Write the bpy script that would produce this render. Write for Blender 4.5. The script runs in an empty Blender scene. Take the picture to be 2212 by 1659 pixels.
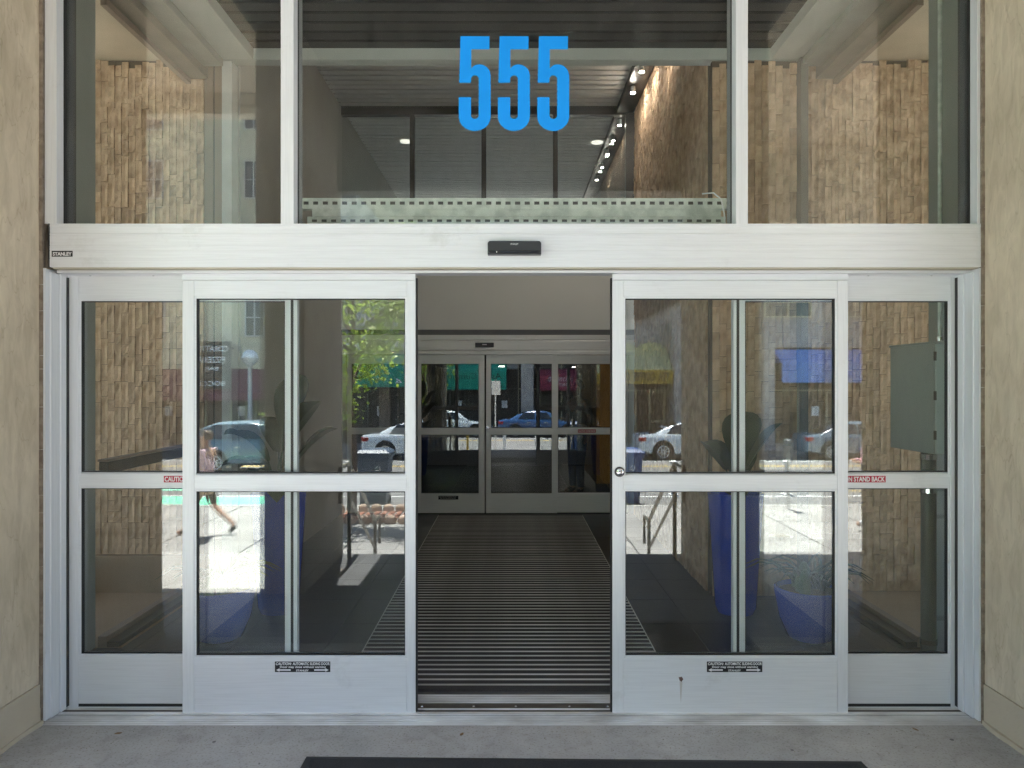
import bpy, math, random
from mathutils import Vector, Matrix
random.seed(7)
C = bpy.context.scene.collection
S = bpy.context.scene
R = math.radians

# ------------------------------------------------------------------ camera
CAMY, CAMZ, F = -3.94, 1.69, 1664.0
cam = bpy.data.cameras.new('camera'); camo = bpy.data.objects.new('camera', cam); C.objects.link(camo)
camo.location = (0, CAMY, CAMZ); camo.rotation_euler = (R(90), 0, 0)
cam.sensor_width = 36; cam.lens = 36 * F / 2212; cam.clip_end = 500; cam.clip_start = 0.05
S.camera = camo
# ------------------------------------------------------------------ sky and sun
SUN = Vector((0.18, 1.0, -2.95)).normalized()          # direction the light travels
w = bpy.data.worlds.new('World'); S.world = w; w.use_nodes = True
nt = w.node_tree; bg = nt.nodes['Background']
sky = nt.nodes.new('ShaderNodeTexSky'); sky.sky_type = 'NISHITA'; sky.sun_disc = False
sky.sun_elevation = math.asin(-SUN.z); sky.sun_rotation = math.pi + 0.178
nt.links.new(sky.outputs[0], bg.inputs[0]); bg.inputs[1].default_value = 0.09
sl = bpy.data.lights.new('sun', 'SUN'); sl.energy = 4.8; sl.angle = R(0.5); sl.color = (1, .97, .93)
so = bpy.data.objects.new('sun', sl); C.objects.link(so); so.rotation_euler = SUN.to_track_quat('-Z', 'Y').to_euler()
S.view_settings.view_transform = 'Standard'; S.view_settings.look = 'None'
S.view_settings.gamma = 1; S.view_settings.use_curve_mapping = False
S.view_settings.exposure = 3.42
S.render.engine = 'CYCLES'
cy = S.cycles
cy.max_bounces = 12; cy.diffuse_bounces = 5; cy.glossy_bounces = 5; cy.transmission_bounces = 4; cy.transparent_max_bounces = 24
cy.sample_clamp_indirect = 6; cy.caustics_reflective = True; cy.blur_glossy = 0.5
cy.use_denoising = True; cy.denoising_prefilter = 'NONE'; cy.use_adaptive_sampling = False

# ------------------------------------------------------------------ measuring aids (reading of the photograph -> metres on the plane y)
def X(px, y=0.0): return (px - 1106) * (y - CAMY) / F
def Z(py, y=0.0): return CAMZ + (829.5 - py) * (y - CAMY) / F

# ------------------------------------------------------------------ materials
def newmat(name):
    m = bpy.data.materials.new(name); m.use_nodes = True
    n = m.node_tree.nodes; l = m.node_tree.links
    return m, n, l, n['Principled BSDF']
def ramp(n, stops):
    r = n.new('ShaderNodeValToRGB'); e = r.color_ramp.elements
    while len(e) < len(stops): e.new(0.5)
    for i, (p, c) in enumerate(stops):
        e[i].position = p; e[i].color = (*c, 1) if len(c) == 3 else c
    return r
def mat(name, c1, c2=None, rough=.6, metal=0., scale=6., detail=5, bump=0., bscale=None, stretch=(1, 1, 1), spec=.5, contrast=(.3, .7), rnd=0.):
    m, n, l, b = newmat(name)
    c2 = c2 or tuple(x * .85 for x in c1)
    tc = n.new('ShaderNodeTexCoord'); mp = n.new('ShaderNodeMapping'); mp.inputs['Scale'].default_value = stretch
    l.new(tc.outputs['Object'], mp.inputs[0])
    no = n.new('ShaderNodeTexNoise'); no.inputs['Scale'].default_value = scale; no.inputs['Detail'].default_value = detail
    l.new(mp.outputs[0], no.inputs['Vector'])
    r = ramp(n, [(contrast[0], c1), (contrast[1], c2)]); l.new(no.outputs[0], r.inputs[0])
    out = r.outputs[0]
    if rnd:
        oi = n.new('ShaderNodeObjectInfo'); hs = n.new('ShaderNodeHueSaturation')
        mr = n.new('ShaderNodeMapRange'); mr.inputs[3].default_value = 1 - rnd; mr.inputs[4].default_value = 1 + rnd
        l.new(oi.outputs['Random'], mr.inputs[0]); l.new(mr.outputs[0], hs.inputs['Value']); l.new(out, hs.inputs['Color'])
        out = hs.outputs[0]
        l.new(oi.outputs['Random'], mp.inputs['Location']) if False else None
    l.new(out, b.inputs['Base Color'])
    b.inputs['Roughness'].default_value = rough; b.inputs['Metallic'].default_value = metal
    b.inputs['Specular IOR Level'].default_value = spec
    if bump:
        n2 = n.new('ShaderNodeTexNoise'); n2.inputs['Scale'].default_value = bscale or scale * 4; n2.inputs['Detail'].default_value = 8
        l.new(mp.outputs[0], n2.inputs['Vector'])
        bu = n.new('ShaderNodeBump'); bu.inputs['Strength'].default_value = bump; bu.inputs['Distance'].default_value = .02
        l.new(n2.outputs[0], bu.inputs['Height']); l.new(bu.outputs[0], b.inputs['Normal'])
    return m
def emit(name, c, s):
    m, n, l, b = newmat(name)
    b.inputs['Base Color'].default_value = (*c, 1); b.inputs['Emission Color'].default_value = (*c, 1); b.inputs['Emission Strength'].default_value = s
    return m
def glassmat(name, base, tint, rough=0.0):
    m = bpy.data.materials.new(name); m.use_nodes = True; n = m.node_tree.nodes; l = m.node_tree.links; n.clear()
    o = n.new('ShaderNodeOutputMaterial'); mx = n.new('ShaderNodeMixShader'); t = n.new('ShaderNodeBsdfTransparent'); g = n.new('ShaderNodeBsdfGlossy')
    t.inputs[0].default_value = (*tint, 1); g.inputs['Color'].default_value = (.97, 1, .985, 1); g.inputs['Roughness'].default_value = rough
    ge = n.new('ShaderNodeNewGeometry'); d = n.new('ShaderNodeVectorMath'); d.operation = 'DOT_PRODUCT'
    l.new(ge.outputs['Incoming'], d.inputs[0]); l.new(ge.outputs['Normal'], d.inputs[1])
    a = n.new('ShaderNodeMath'); a.operation = 'ABSOLUTE'; l.new(d.outputs['Value'], a.inputs[0])
    s = n.new('ShaderNodeMath'); s.operation = 'SUBTRACT'; s.inputs[0].default_value = 1; l.new(a.outputs[0], s.inputs[1])
    p = n.new('ShaderNodeMath'); p.operation = 'POWER'; p.inputs[1].default_value = 5; l.new(s.outputs[0], p.inputs[0])
    ma = n.new('ShaderNodeMath'); ma.operation = 'MULTIPLY_ADD'; ma.inputs[1].default_value = 1 - base; ma.inputs[2].default_value = base; l.new(p.outputs[0], ma.inputs[0])
    l.new(ma.outputs[0], mx.inputs[0]); l.new(t.outputs[0], mx.inputs[1]); l.new(g.outputs[0], mx.inputs[2]); # a thin film of dust and wipe marks
    tc = n.new('ShaderNodeTexCoord'); mp = n.new('ShaderNodeMapping'); mp.inputs['Scale'].default_value = (2.2, 2.2, .8); mp.inputs['Rotation'].default_value = (0, .5, 0); l.new(tc.outputs['Object'], mp.inputs[0])
    nz = n.new('ShaderNodeTexNoise'); nz.inputs['Scale'].default_value = 3; nz.inputs['Detail'].default_value = 9; nz.inputs['Roughness'].default_value = .7; nz.inputs['Distortion'].default_value = 1.2; l.new(mp.outputs[0], nz.inputs['Vector'])
    mr = n.new('ShaderNodeMapRange'); mr.inputs[1].default_value = .42; mr.inputs[2].default_value = .75; mr.inputs[3].default_value = .004; mr.inputs[4].default_value = .03; l.new(nz.outputs[0], mr.inputs[0])
    df = n.new('ShaderNodeBsdfDiffuse'); df.inputs[0].default_value = (.7, .68, .64, 1)
    m2 = n.new('ShaderNodeMixShader'); l.new(mr.outputs[0], m2.inputs[0]); l.new(mx.outputs[0], m2.inputs[1]); l.new(df.outputs[0], m2.inputs[2]); l.new(m2.outputs[0], o.inputs[0])
    return m

def alumat(name, c, stretch):
    m, n, l, b = newmat(name)
    tc = n.new('ShaderNodeTexCoord'); mp = n.new('ShaderNodeMapping'); mp.inputs['Scale'].default_value = stretch; l.new(tc.outputs['Object'], mp.inputs[0])
    a = n.new('ShaderNodeTexNoise'); a.inputs['Scale'].default_value = 9; a.inputs['Detail'].default_value = 4; l.new(mp.outputs[0], a.inputs['Vector'])
    r = ramp(n, [(.3, tuple(x * .93 for x in c)), (.6, c)]); l.new(a.outputs[0], r.inputs[0])
    # grime: blotchy marks
    g = n.new('ShaderNodeTexNoise'); g.inputs['Scale'].default_value = 3.1; g.inputs['Detail'].default_value = 9; g.inputs['Roughness'].default_value = .72; l.new(tc.outputs['Object'], g.inputs['Vector'])
    gr = ramp(n, [(.60, (1, 1, 1)), (.80, (.74, .73, .70))]); l.new(g.outputs[0], gr.inputs[0])
    mx = n.new('ShaderNodeMix'); mx.data_type = 'RGBA'; mx.blend_type = 'MULTIPLY'; mx.inputs['Factor'].default_value = .8
    l.new(r.outputs[0], mx.inputs['A']); l.new(gr.outputs[0], mx.inputs['B']); l.new(mx.outputs['Result'], b.inputs['Base Color'])
    b.inputs['Metallic'].default_value = .25; b.inputs['Roughness'].default_value = .42
    bu = n.new('ShaderNodeBump'); bu.inputs['Strength'].default_value = .04; bu.inputs['Distance'].default_value = .005; l.new(a.outputs[0], bu.inputs['Height']); l.new(bu.outputs[0], b.inputs['Normal'])
    return m
ALU_V = alumat('anodised aluminium upright', (.725, .74, .76), (14, 14, .5))
ALU_H = alumat('anodised aluminium rail', (.725, .74, .76), (.5, 14, 14))
ALU_IN = alumat('inner door aluminium', (.80, .80, .79), (.5, 14, 14))
GLASS = glassmat('door glass', .062, (.955, .975, .965))
GLASS_T = glassmat('transom glass', .05, (.96, .975, .965))
GLASS_IN = glassmat('inner door glass', .10, (.60, .61, .60))
GLASS_ADDED = glassmat('tinted added glass', .06, (.66, .66, .64))
GLASS_B = glassmat('shop glass', .1, (.4, .42, .42))
CARGLASS = mat('car glass', (.02, .025, .03), rough=.05, spec=1)
GASKET = mat('black gasket', (.02, .02, .02), rough=.6)
BLACKP = mat('black plastic', (.022, .023, .026), (.03, .03, .034), rough=.35, bump=.05)
BLACKG = mat('glossy black plastic', (.01, .01, .012), rough=.08)
WHITE = mat('white print', (.85, .85, .85), rough=.5)
REDP = mat('red print', (.42, .02, .05), (.5, .025, .06), rough=.45)
BLUEP = mat('sky blue vinyl', (.006, .26, .76), (.008, .285, .82), rough=.5, spec=.3)
BLACKPR = mat('black print', (.012, .012, .014), rough=.4)
STEEL = mat('stainless steel', (.6, .6, .6), rough=.25, metal=1)
CHROME = mat('chrome', (.75, .75, .75), rough=.12, metal=1)
GALV = mat('galvanised steel', (.66, .70, .64), (.50, .54, .49), rough=.45, metal=.3, scale=18, contrast=(.4, .62))
GREENGREY = mat('grey green paint', (.27, .295, .27), (.25, .27, .245), rough=.6, scale=2, bump=.04)
CABM = mat('cabinet grey paint', (.29, .325, .30), (.27, .30, .28), rough=.5, scale=3)
TAN = mat('tan plaster', (.36, .25, .155), (.32, .22, .135), rough=.85, scale=3, bump=.15, bscale=60)
PLASTER = mat('grey plaster wall', (.40, .395, .365), (.37, .365, .335), rough=.8, scale=2, bump=.06, bscale=80)
BRONZE = mat('dark bronze metal', (.05, .042, .035), rough=.4, metal=.4)
BROWN = mat('brown panel', (.24, .17, .125), (.20, .14, .10), rough=.6, scale=4)
DARKDECK = mat('dark brown deck', (.030, .028, .026), (.024, .022, .020), rough=.6)  # front deck, far darker than the inner one
DECK = mat('grey deck', (.70, .695, .66), (.64, .635, .60), rough=.65)
BEAMW = mat('pale grey beam paint', (.5, .51, .47), (.46, .47, .43), rough=.55, scale=4)
TILE = mat('dark slate tile', (.020, .020, .020), (.032, .032, .032), rough=.38, scale=5, rnd=.12, bump=.05)
GROUT = mat('grout', (.11, .11, .105), rough=.9)
STONE = mat('split travertine', (.40, .255, .15), (.70, .49, .32), rough=.85, scale=9, detail=8, contrast=(.32, .66), bump=.45, bscale=26, rnd=.17)
MORTAR = mat('dark joint', (.13, .095, .065), rough=.95)
PLINTH = mat('painted plinth', (.50, .43, .32), (.46, .39, .29), rough=.8, scale=5, bump=.15, bscale=40)
ASPH = mat('asphalt', (.12, .12, .12), (.16, .16, .155), rough=.9, scale=2.2, detail=9, bump=.2, bscale=60)
SLAB = mat('sidewalk concrete', (.22, .212, .20), (.32, .31, .29), rough=.85, scale=1.1, detail=9, rnd=.06, bump=.15, bscale=40)
KERB = mat('kerb concrete', (.40, .39, .36), rough=.85, scale=4)
YEL = mat('yellow road paint', (.65, .42, .05), (.55, .38, .08), rough=.7, scale=8)
WPAINT = mat('white road paint', (.75, .75, .73), (.6, .6, .58), rough=.7, scale=8)
GRPAINT = mat('green bike lane paint', (.12, .52, .32), (.2, .58, .4), rough=.8, scale=3)
MATRUB = mat('doormat fibre', (.014, .014, .015), (.03, .03, .03), rough=.95, scale=240, detail=2, bump=.6, bscale=260)
MATRIM = mat('doormat rubber rim', (.022, .022, .022), rough=.7)
CARPET = mat('carpet insert', (.045, .040, .038), (.075, .068, .063), rough=.95, scale=160, bump=.5, bscale=200)
TREAD = mat('aluminium tread rail', (.80, .78, .75), (.46, .44, .42), rough=.38, metal=.3, scale=2.4, detail=8, rnd=.16, contrast=(.35, .68))
THRESH = mat('worn threshold metal', (.86, .85, .84), (.50, .47, .44), rough=.4, metal=.25, scale=3, stretch=(1, 2, 1))
THRESHB = mat('dirty brown threshold', (.13, .11, .09), (.07, .055, .042), rough=.6, metal=.3, scale=9, stretch=(1, 5, 1))
BLUEPOT = mat('cobalt glazed ceramic', (.008, .045, .36), (.012, .06, .42), rough=.18, scale=3)
SOIL = mat('soil', (.05, .035, .025), rough=1)
LEAF = mat('glossy dark leaf', (.020, .045, .015), (.035, .065, .02), rough=.4, scale=5, rnd=.2)
SUCC = mat('succulent green', (.05, .1, .04), (.08, .14, .06), rough=.5, scale=12)
TLEAF = mat('young tree leaf', (.24, .38, .035), (.38, .50, .07), rough=.5, scale=1.6, contrast=(.35, .65))
tn_ = TLEAF.node_tree.nodes; tl_ = TLEAF.node_tree.links; pb_ = tn_['Principled BSDF']; tr_ = tn_.new('ShaderNodeBsdfTranslucent'); ms_ = tn_.new('ShaderNodeMixShader'); ms_.inputs[0].default_value = .5
tl_.new(pb_.inputs['Base Color'].links[0].from_socket, tr_.inputs[0]); tl_.new(pb_.outputs[0], ms_.inputs[1]); tl_.new(tr_.outputs[0], ms_.inputs[2]); tl_.new(ms_.outputs[0], tn_['Material Output'].inputs[0])
BARK = mat('bark', (.10, .065, .045), (.06, .04, .03), rough=.9, scale=14, stretch=(1, 1, .25), bump=.4)
WOOD = mat('amber wood panel', (.52, .24, .04), (.30, .13, .02), rough=.35, scale=3, detail=8, stretch=(2, 2, .6), contrast=(.35, .7))
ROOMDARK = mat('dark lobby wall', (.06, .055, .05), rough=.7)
WARMLAMP = emit('lamp lens', (1, .93, .82), 8)
TRACKLAMP = emit('track lamp lens', (1, .94, .86), 85)
LAMPOFF = mat('unlit lamp lens', (.55, .55, .5), rough=.3)

def concrete(name, c1, c2, crack=True, speck=False):
    m, n, l, b = newmat(name)
    tc = n.new('ShaderNodeTexCoord')
    a = n.new('ShaderNodeTexNoise'); a.inputs['Scale'].default_value = 1.7; a.inputs['Detail'].default_value = 10; a.inputs['Roughness'].default_value = .65; l.new(tc.outputs['Object'], a.inputs['Vector'])
    r = ramp(n, [(.3, c2), (.66, c1)]); l.new(a.outputs[0], r.inputs[0]); col = r.outputs[0]
    mp = n.new('ShaderNodeMapping'); mp.inputs['Scale'].default_value = (3, 3, 1) if not speck else (4, 4, 4); mp.inputs['Rotation'].default_value = (.5, 0, 0) if not speck else (0, 0, 0); l.new(tc.outputs['Object'], mp.inputs[0])
    f = n.new('ShaderNodeTexNoise'); f.inputs['Scale'].default_value = 6 if not speck else 3.2; f.inputs['Detail'].default_value = 9; f.inputs['Distortion'].default_value = .6; l.new(mp.outputs[0], f.inputs['Vector'])
    fr = ramp(n, [(.35, (.78, .76, .74)), (.6, (1, 1, 1))] if not speck else [(.28, (.74, .72, .69)), (.46, (.94, .935, .93)), (.66, (1, 1, 1))]); l.new(f.outputs[0], fr.inputs[0])
    mx = n.new('ShaderNodeMix'); mx.data_type = 'RGBA'; mx.blend_type = 'MULTIPLY'; mx.inputs['Factor'].default_value = .7; l.new(col, mx.inputs['A']); l.new(fr.outputs[0], mx.inputs['B']); col = mx.outputs['Result']
    if crack:
        wv = n.new('ShaderNodeTexNoise'); wv.inputs['Scale'].default_value = 2.4; wv.inputs['Detail'].default_value = 3; l.new(mp.outputs[0], wv.inputs['Vector'])
        sb = n.new('ShaderNodeMath'); sb.operation = 'SUBTRACT'; sb.inputs[1].default_value = .5; l.new(wv.outputs[0], sb.inputs[0])
        ab = n.new('ShaderNodeMath'); ab.operation = 'ABSOLUTE'; l.new(sb.outputs[0], ab.inputs[0])
        cr = ramp(n, [(.0, (.45, .37, .3)), (.006, (1, 1, 1))]); l.new(ab.outputs[0], cr.inputs[0])
        m2 = n.new('ShaderNodeMix'); m2.data_type = 'RGBA'; m2.blend_type = 'MULTIPLY'; m2.inputs['Factor'].default_value = .3; l.new(col, m2.inputs['A']); l.new(cr.outputs[0], m2.inputs['B']); col = m2.outputs['Result']
    if speck:
        v = n.new('ShaderNodeTexNoise'); v.inputs['Scale'].default_value = 90; v.inputs['Detail'].default_value = 3; l.new(tc.outputs['Object'], v.inputs['Vector'])
        vr = ramp(n, [(.33, (.66, .64, .61)), (.45, (1, 1, 1)), (.66, (1, 1, 1)), (.74, (1.3, 1.3, 1.26))]); l.new(v.outputs[0], vr.inputs[0])
        m3 = n.new('ShaderNodeMix'); m3.data_type = 'RGBA'; m3.blend_type = 'MULTIPLY'; m3.inputs['Factor'].default_value = .8; l.new(col, m3.inputs['A']); l.new(vr.outputs[0], m3.inputs['B']); col = m3.outputs['Result']
    l.new(col, b.inputs['Base Color']); b.inputs['Roughness'].default_value = .88
    bu = n.new('ShaderNodeBump'); bu.inputs['Strength'].default_value = .55; bu.inputs['Distance'].default_value = .012; l.new(f.outputs[0], bu.inputs['Height']); l.new(bu.outputs[0], b.inputs['Normal'])
    return m
STUCCO = concrete('trowelled tan stucco', (.66, .565, .425), (.52, .44, .32))
FLOORC = concrete('entry concrete', (.43, .42, .395), (.31, .30, .28), crack=False, speck=True)
PIERC = concrete('arcade concrete', (.34, .30, .25), (.25, .21, .17), crack=False)
FARC = concrete('opposite concrete', (.46, .44, .41), (.34, .32, .30), crack=False)

# ------------------------------------------------------------------ mesh builder
class MB:
    def __init__(s): s.v = []; s.f = []
    def box(s, x0, x1, y0, y1, z0, z1):
        x0, x1 = sorted((x0, x1)); y0, y1 = sorted((y0, y1)); z0, z1 = sorted((z0, z1)); b = len(s.v)
        s.v += [(x0, y0, z0), (x1, y0, z0), (x1, y1, z0), (x0, y1, z0), (x0, y0, z1), (x1, y0, z1), (x1, y1, z1), (x0, y1, z1)]
        s.f += [(b, b+3, b+2, b+1), (b+4, b+5, b+6, b+7), (b, b+1, b+5, b+4), (b+1, b+2, b+6, b+5), (b+2, b+3, b+7, b+6), (b+3, b, b+4, b+7)]
        return s
    def prism(s, pts, axis, a, b_):
        """extrude a 2-D outline; axis 'y': pts are (x,z); 'x': (y,z); 'z': (x,y)"""
        n = len(pts); b = len(s.v)
        def mk(p, t): return {'y': (p[0], t, p[1]), 'x': (t, p[0], p[1]), 'z': (p[0], p[1], t)}[axis]
        s.v += [mk(p, a) for p in pts] + [mk(p, b_) for p in pts]
        s.f += [tuple(range(b, b+n)), tuple(range(b+2*n-1, b+n-1, -1))]
        s.f += [(b+i, b+n+i, b+n+(i+1) % n, b+(i+1) % n) for i in range(n)]
        return s
    def tube(s, pts, rad, seg=8, cap=True):
        P = [Vector(p) for p in pts]; rad = rad if isinstance(rad, (list, tuple)) else [rad] * len(P); b = len(s.v)
        for i, p in enumerate(P):
            d = (P[min(i+1, len(P)-1)] - P[max(i-1, 0)]).normalized()
            u = d.cross(Vector((0, 0, 1)) if abs(d.z) < .9 else Vector((1, 0, 0))).normalized(); v = d.cross(u)
            for k in range(seg):
                a = 2*math.pi*k/seg; s.v.append(tuple(p + (u*math.cos(a) + v*math.sin(a)) * rad[i]))
        for i in range(len(P)-1):
            for k in range(seg):
                s.f.append((b+i*seg+k, b+i*seg+(k+1) % seg, b+(i+1)*seg+(k+1) % seg, b+(i+1)*seg+k))
        if cap: s.f += [tuple(b+k for k in range(seg))[::-1], tuple(b+(len(P)-1)*seg+k for k in range(seg))]
        return s
    def lathe(s, cx, cy, prof, seg=24, z0=0):
        b = len(s.v)
        for r, z in prof:
            for k in range(seg):
                a = 2*math.pi*k/seg; s.v.append((cx+r*math.cos(a), cy+r*math.sin(a), z0+z))
        for i in range(len(prof)-1):
            for k in range(seg):
                s.f.append((b+i*seg+k, b+i*seg+(k+1) % seg, b+(i+1)*seg+(k+1) % seg, b+(i+1)*seg+k))
        s.f += [tuple(b+k for k in range(seg))[::-1], tuple(b+(len(prof)-1)*seg+k for k in range(seg))]
        return s
    def quad(s, a, b_, c, d):
        b = len(s.v); s.v += [tuple(a), tuple(b_), tuple(c), tuple(d)]; s.f.append((b, b+1, b+2, b+3)); return s
    def loft(s, rings, cap=True):
        b = len(s.v); n = len(rings[0])
        for r in rings: s.v += [tuple(p) for p in r]
        for i in range(len(rings)-1):
            for k in range(n): s.f.append((b+i*n+k, b+i*n+(k+1) % n, b+(i+1)*n+(k+1) % n, b+(i+1)*n+k))
        if cap: s.f += [tuple(b+k for k in range(n))[::-1], tuple(b+(len(rings)-1)*n+k for k in range(n))]
        return s
    def mesh(s, name):
        me = bpy.data.meshes.new(name); me.from_pydata(s.v, [], s.f); me.update()
        return me
    def build(s, name, m, parent=None, smooth=False, bevel=0, off=None):
        me = s.mesh(name)
        import bmesh
        bm = bmesh.new(); bm.from_mesh(me); bmesh.ops.recalc_face_normals(bm, faces=bm.faces)
        bm.to_mesh(me); bm.free()
        me.materials.append(m)
        if smooth:
            for p in me.polygons: p.use_smooth = True
        o = bpy.data.objects.new(name, me); C.objects.link(o)
        if off: o.location = off
        if parent: setparent(o, parent)
        if bevel:
            bv = o.modifiers.new('bevel', 'BEVEL'); bv.width = bevel; bv.segments = 2; bv.limit_method = 'ANGLE'
        if smooth:
            es = o.modifiers.new('es', 'EDGE_SPLIT'); es.split_angle = R(40)
        return o
def setparent(o, p):
    o.parent = p
    pw = Vector(p['_w']) if '_w' in p else Vector((0, 0, 0))
    o.location = Vector(o.location) - pw
ROOTS = []
def thing(name, label, cat, loc=(0, 0, 0), group=None):
    o = bpy.data.objects.new(name, None); C.objects.link(o); o.location = loc; o.empty_display_size = .1
    o['label'] = label; o['category'] = cat; o['_w'] = tuple(loc); ROOTS.append(o)
    if group: o['group'] = group
    return o
def tag(o, label, cat, group=None, kind=None):
    o['label'] = label; o['category'] = cat
    if group: o['group'] = group
    if kind: o['kind'] = kind
    return o
def struct(o): o['kind'] = 'structure'; return o
def place_copy(root, loc, label=None):
    r = root.copy(); C.objects.link(r); r.location = loc; r['_w'] = tuple(loc)
    if label: r['label'] = label
    for ch in list(root.children):
        c = ch.copy(); C.objects.link(c); c.parent = r
        for g in ch.children:
            d = g.copy(); C.objects.link(d); d.parent = c
    return r

def text(body, m, parent, x, y, z, w_, h, face=-1, depth=.0015, bold=.0, shear=0, name='lettering', align='l'):
    """flat raised lettering in the plane y, lower left corner at x (as the reader sees it), fitted to width w_ and height h"""
    cu = bpy.data.curves.new('t', 'FONT'); cu.body = body; cu.size = 1; cu.offset = bold; cu.shear = shear; cu.resolution_u = 3; cu.extrude = .5
    to = bpy.data.objects.new('t', cu); C.objects.link(to)
    bpy.context.view_layer.update()
    dg = bpy.context.evaluated_depsgraph_get(); me = bpy.data.meshes.new_from_object(to.evaluated_get(dg))
    bpy.data.objects.remove(to)
    xs = [v.co.x for v in me.vertices]; ys = [v.co.y for v in me.vertices]
    x0, x1, y0, y1 = min(xs), max(xs), min(ys), max(ys)
    for v in me.vertices:
        u = (v.co.x - x0) / (x1 - x0) * w_; t = (v.co.y - y0) / (y1 - y0) * h
        d = (v.co.z / 1.0) * depth
        if face < 0: v.co = (x + u, y - d, z + t)
        else: v.co = (x - u, y + d, z + t)
    me.materials.clear(); me.materials.append(m)
    o = bpy.data.objects.new(name, me); C.objects.link(o)
    if parent: setparent(o, parent)
    return o

# ------------------------------------------------------------------ THE BUILDING: entry platform, reveals, soffits
plat = struct(MB().box(-6, 6, -3.66, -.115, -1.2, 0).box(-6, -3.62, -.115, 26, -1.2, 0).box(3.62, 6, -.115, 26, -1.2, 0).build('entrance_platform', FLOORC))
PTILE = mat('dark paving tile', (.060, .060, .063), (.085, .085, .088), rough=.55, scale=4, rnd=.1, bump=.05)
ptm = MB().box(.002, .598, .002, .598, .0, .004).mesh('paving_tile'); ptm.materials.append(PTILE)
ptn = MB().box(.002, .598, .002, .218, .0, .004).mesh('paving_tile'); ptn.materials.append(PTILE)
for i in range(7):
    for j in range(5):
        o = bpy.data.objects.new('paving_tile', ptn if j == 0 else ptm); C.objects.link(o); o.parent = plat; o.location = (-2.04+i*.6, -3.66 if j == 0 else -3.44+(j-1)*.6, 0)
def reveal(sg, label):
    t = thing('reveal_wall', label, 'wall', (sg*2.39, -1.1, 0))
    MB().prism([(sg*2.347, -1.07), (sg*3.75, -1.07), (sg*3.75, -.75), (sg*3.6, -.75), (sg*3.6, .115), (sg*2.347, .115)], 'z', .2, 4.5).build('wall_face', STUCCO, t, bevel=.006)
    MB().prism([(sg*2.340, -1.077), (sg*3.757, -1.077), (sg*3.757, -.76), (sg*3.59, -.76), (sg*3.59, .11), (sg*2.340, .11)], 'z', .0, .2).build('base_plinth', PLINTH, t, bevel=.004)
    mb = MB(); y0 = -1.1
    pts = []
    for i in range(14):
        pts.append((sg*(2.340 - random.uniform(.004, .02)), -1.07 + i*.95/13))
    pts = pts + [(sg*2.352, -.12), (sg*2.352, -1.07)]
    mb.prism(pts, 'z', .0, .022).build('mortar_fillet', PLINTH, t)
    # ragged caulk line between wall and frame
    mc = MB(); z = 0.0
    while z < 4.2:
        h = random.uniform(.05, .3); r_ = random.uniform(.006, .014)
        mc.box(sg*2.331, sg*2.349, -.112 - r_*.6, -.09, z, min(z+h, 4.2)); z += h + .002
    mc.build('caulk_joint', mat('old caulk', (.16, .12, .09), (.3, .25, .19), rough=.9, scale=30), t)
    return t
reveal(-1, 'tan stucco reveal wall beside the left jamb of the entrance')
reveal(1, 'tan stucco reveal wall beside the right jamb, with electrical box beyond it')
def pier(sg, label):
    t = thing('arcade_pier', label, 'pillar', (sg*1.85, -2.93, 0), group='concrete piers at the head of the steps')
    MB().box(sg*1.67, sg*2.03, -3.64, -2.2, 0, 4.5).build('shaft', PIERC, t, bevel=.015)
pier(-1, 'brown concrete pier reflected in the left sliding door')
pier(1, 'brown concrete pier reflected in the right sliding door')
struct(MB().box(-6, -2.05, -3.66, -1.1, 4.5, 4.7).box(2.05, 6, -5.3, -1.1, 4.5, 4.7).box(-2.39, -2.05, -1.1, .1, 4.5, 4.7).box(2.05, 2.39, -1.1, .1, 4.5, 4.7).build('arcade_soffit', mat('soffit plaster', (.55, .47, .37), rough=.9, scale=2)))
struct(MB().box(-2.05, 2.05, -3.66, .1, 4.5, 4.7).build('entrance_soffit', mat('dark soffit paint', (.07, .066, .06), rough=.7)))
b = thing('fascia_beam', 'pale fascia beam along the street edge of the arcade soffit', 'beam', (0, -3.7, 4.34))
MB().box(-6, -2.06, -3.72, -3.55, 4.30, 4.7).build('beam_length', mat('beam cream', (.62, .56, .46), rough=.8), b)
MB().box(2.06, 6, -5.36, -5.2, 3.60, 4.7).build('beam_length', mat('beam cream', (.62, .56, .46), rough=.8), b)
cp = thing('entrance_canopy', 'dark flat canopy projecting over the top of the steps', 'canopy', (0, -4, 3.54))
MB().box(-1.50, 2.05, -4.85, -3.67, 3.54, 4.52).box(-2.05, 2.05, -3.668, -3.50, 3.54, 4.49).build('canopy_box', mat('canopy paint', (.12, .115, .105), rough=.6), cp)
om = thing('office_building', 'upper storeys of the office block above the entrance', 'building', (0, 0, 4.7))
MB().box(-6, 6, -3.66, 11.95, 5.65, 14).box(-6, 6, -3.66, -.1, 4.7, 5.65).build('upper_storeys', STUCCO, om)
for x_ in (-2.75, ):
    t = thing('recessed_downlight', 'recessed downlight with pale ring in the arcade soffit', 'light', (x_, -3.1, 4.5))
    MB().lathe(x_, -3.1, [(.13, -.004), (.13, -.012), (.095, -.012), (.095, -.004)]).build('trim_ring', BEAMW, t)
    MB().lathe(x_, -3.1, [(.09, -.002), (.09, -.006)]).build('lens', mat('dim lens', (.25, .22, .18)), t)
t = thing('recessed_downlight', 'second recessed downlight, on the right of the arcade soffit', 'light', (3.0, -4.6, 4.5))
for yy in (-4.6,):
    MB().lathe(3.0, yy, [(.13, -.004), (.13, -.012), (.095, -.012), (.095, -.004)]).build('trim_ring', BEAMW, t)
    MB().lathe(3.0, yy, [(.09, -.002), (.09, -.006)]).build('lens', mat('dim lens', (.25, .22, .18)), t)

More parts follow.
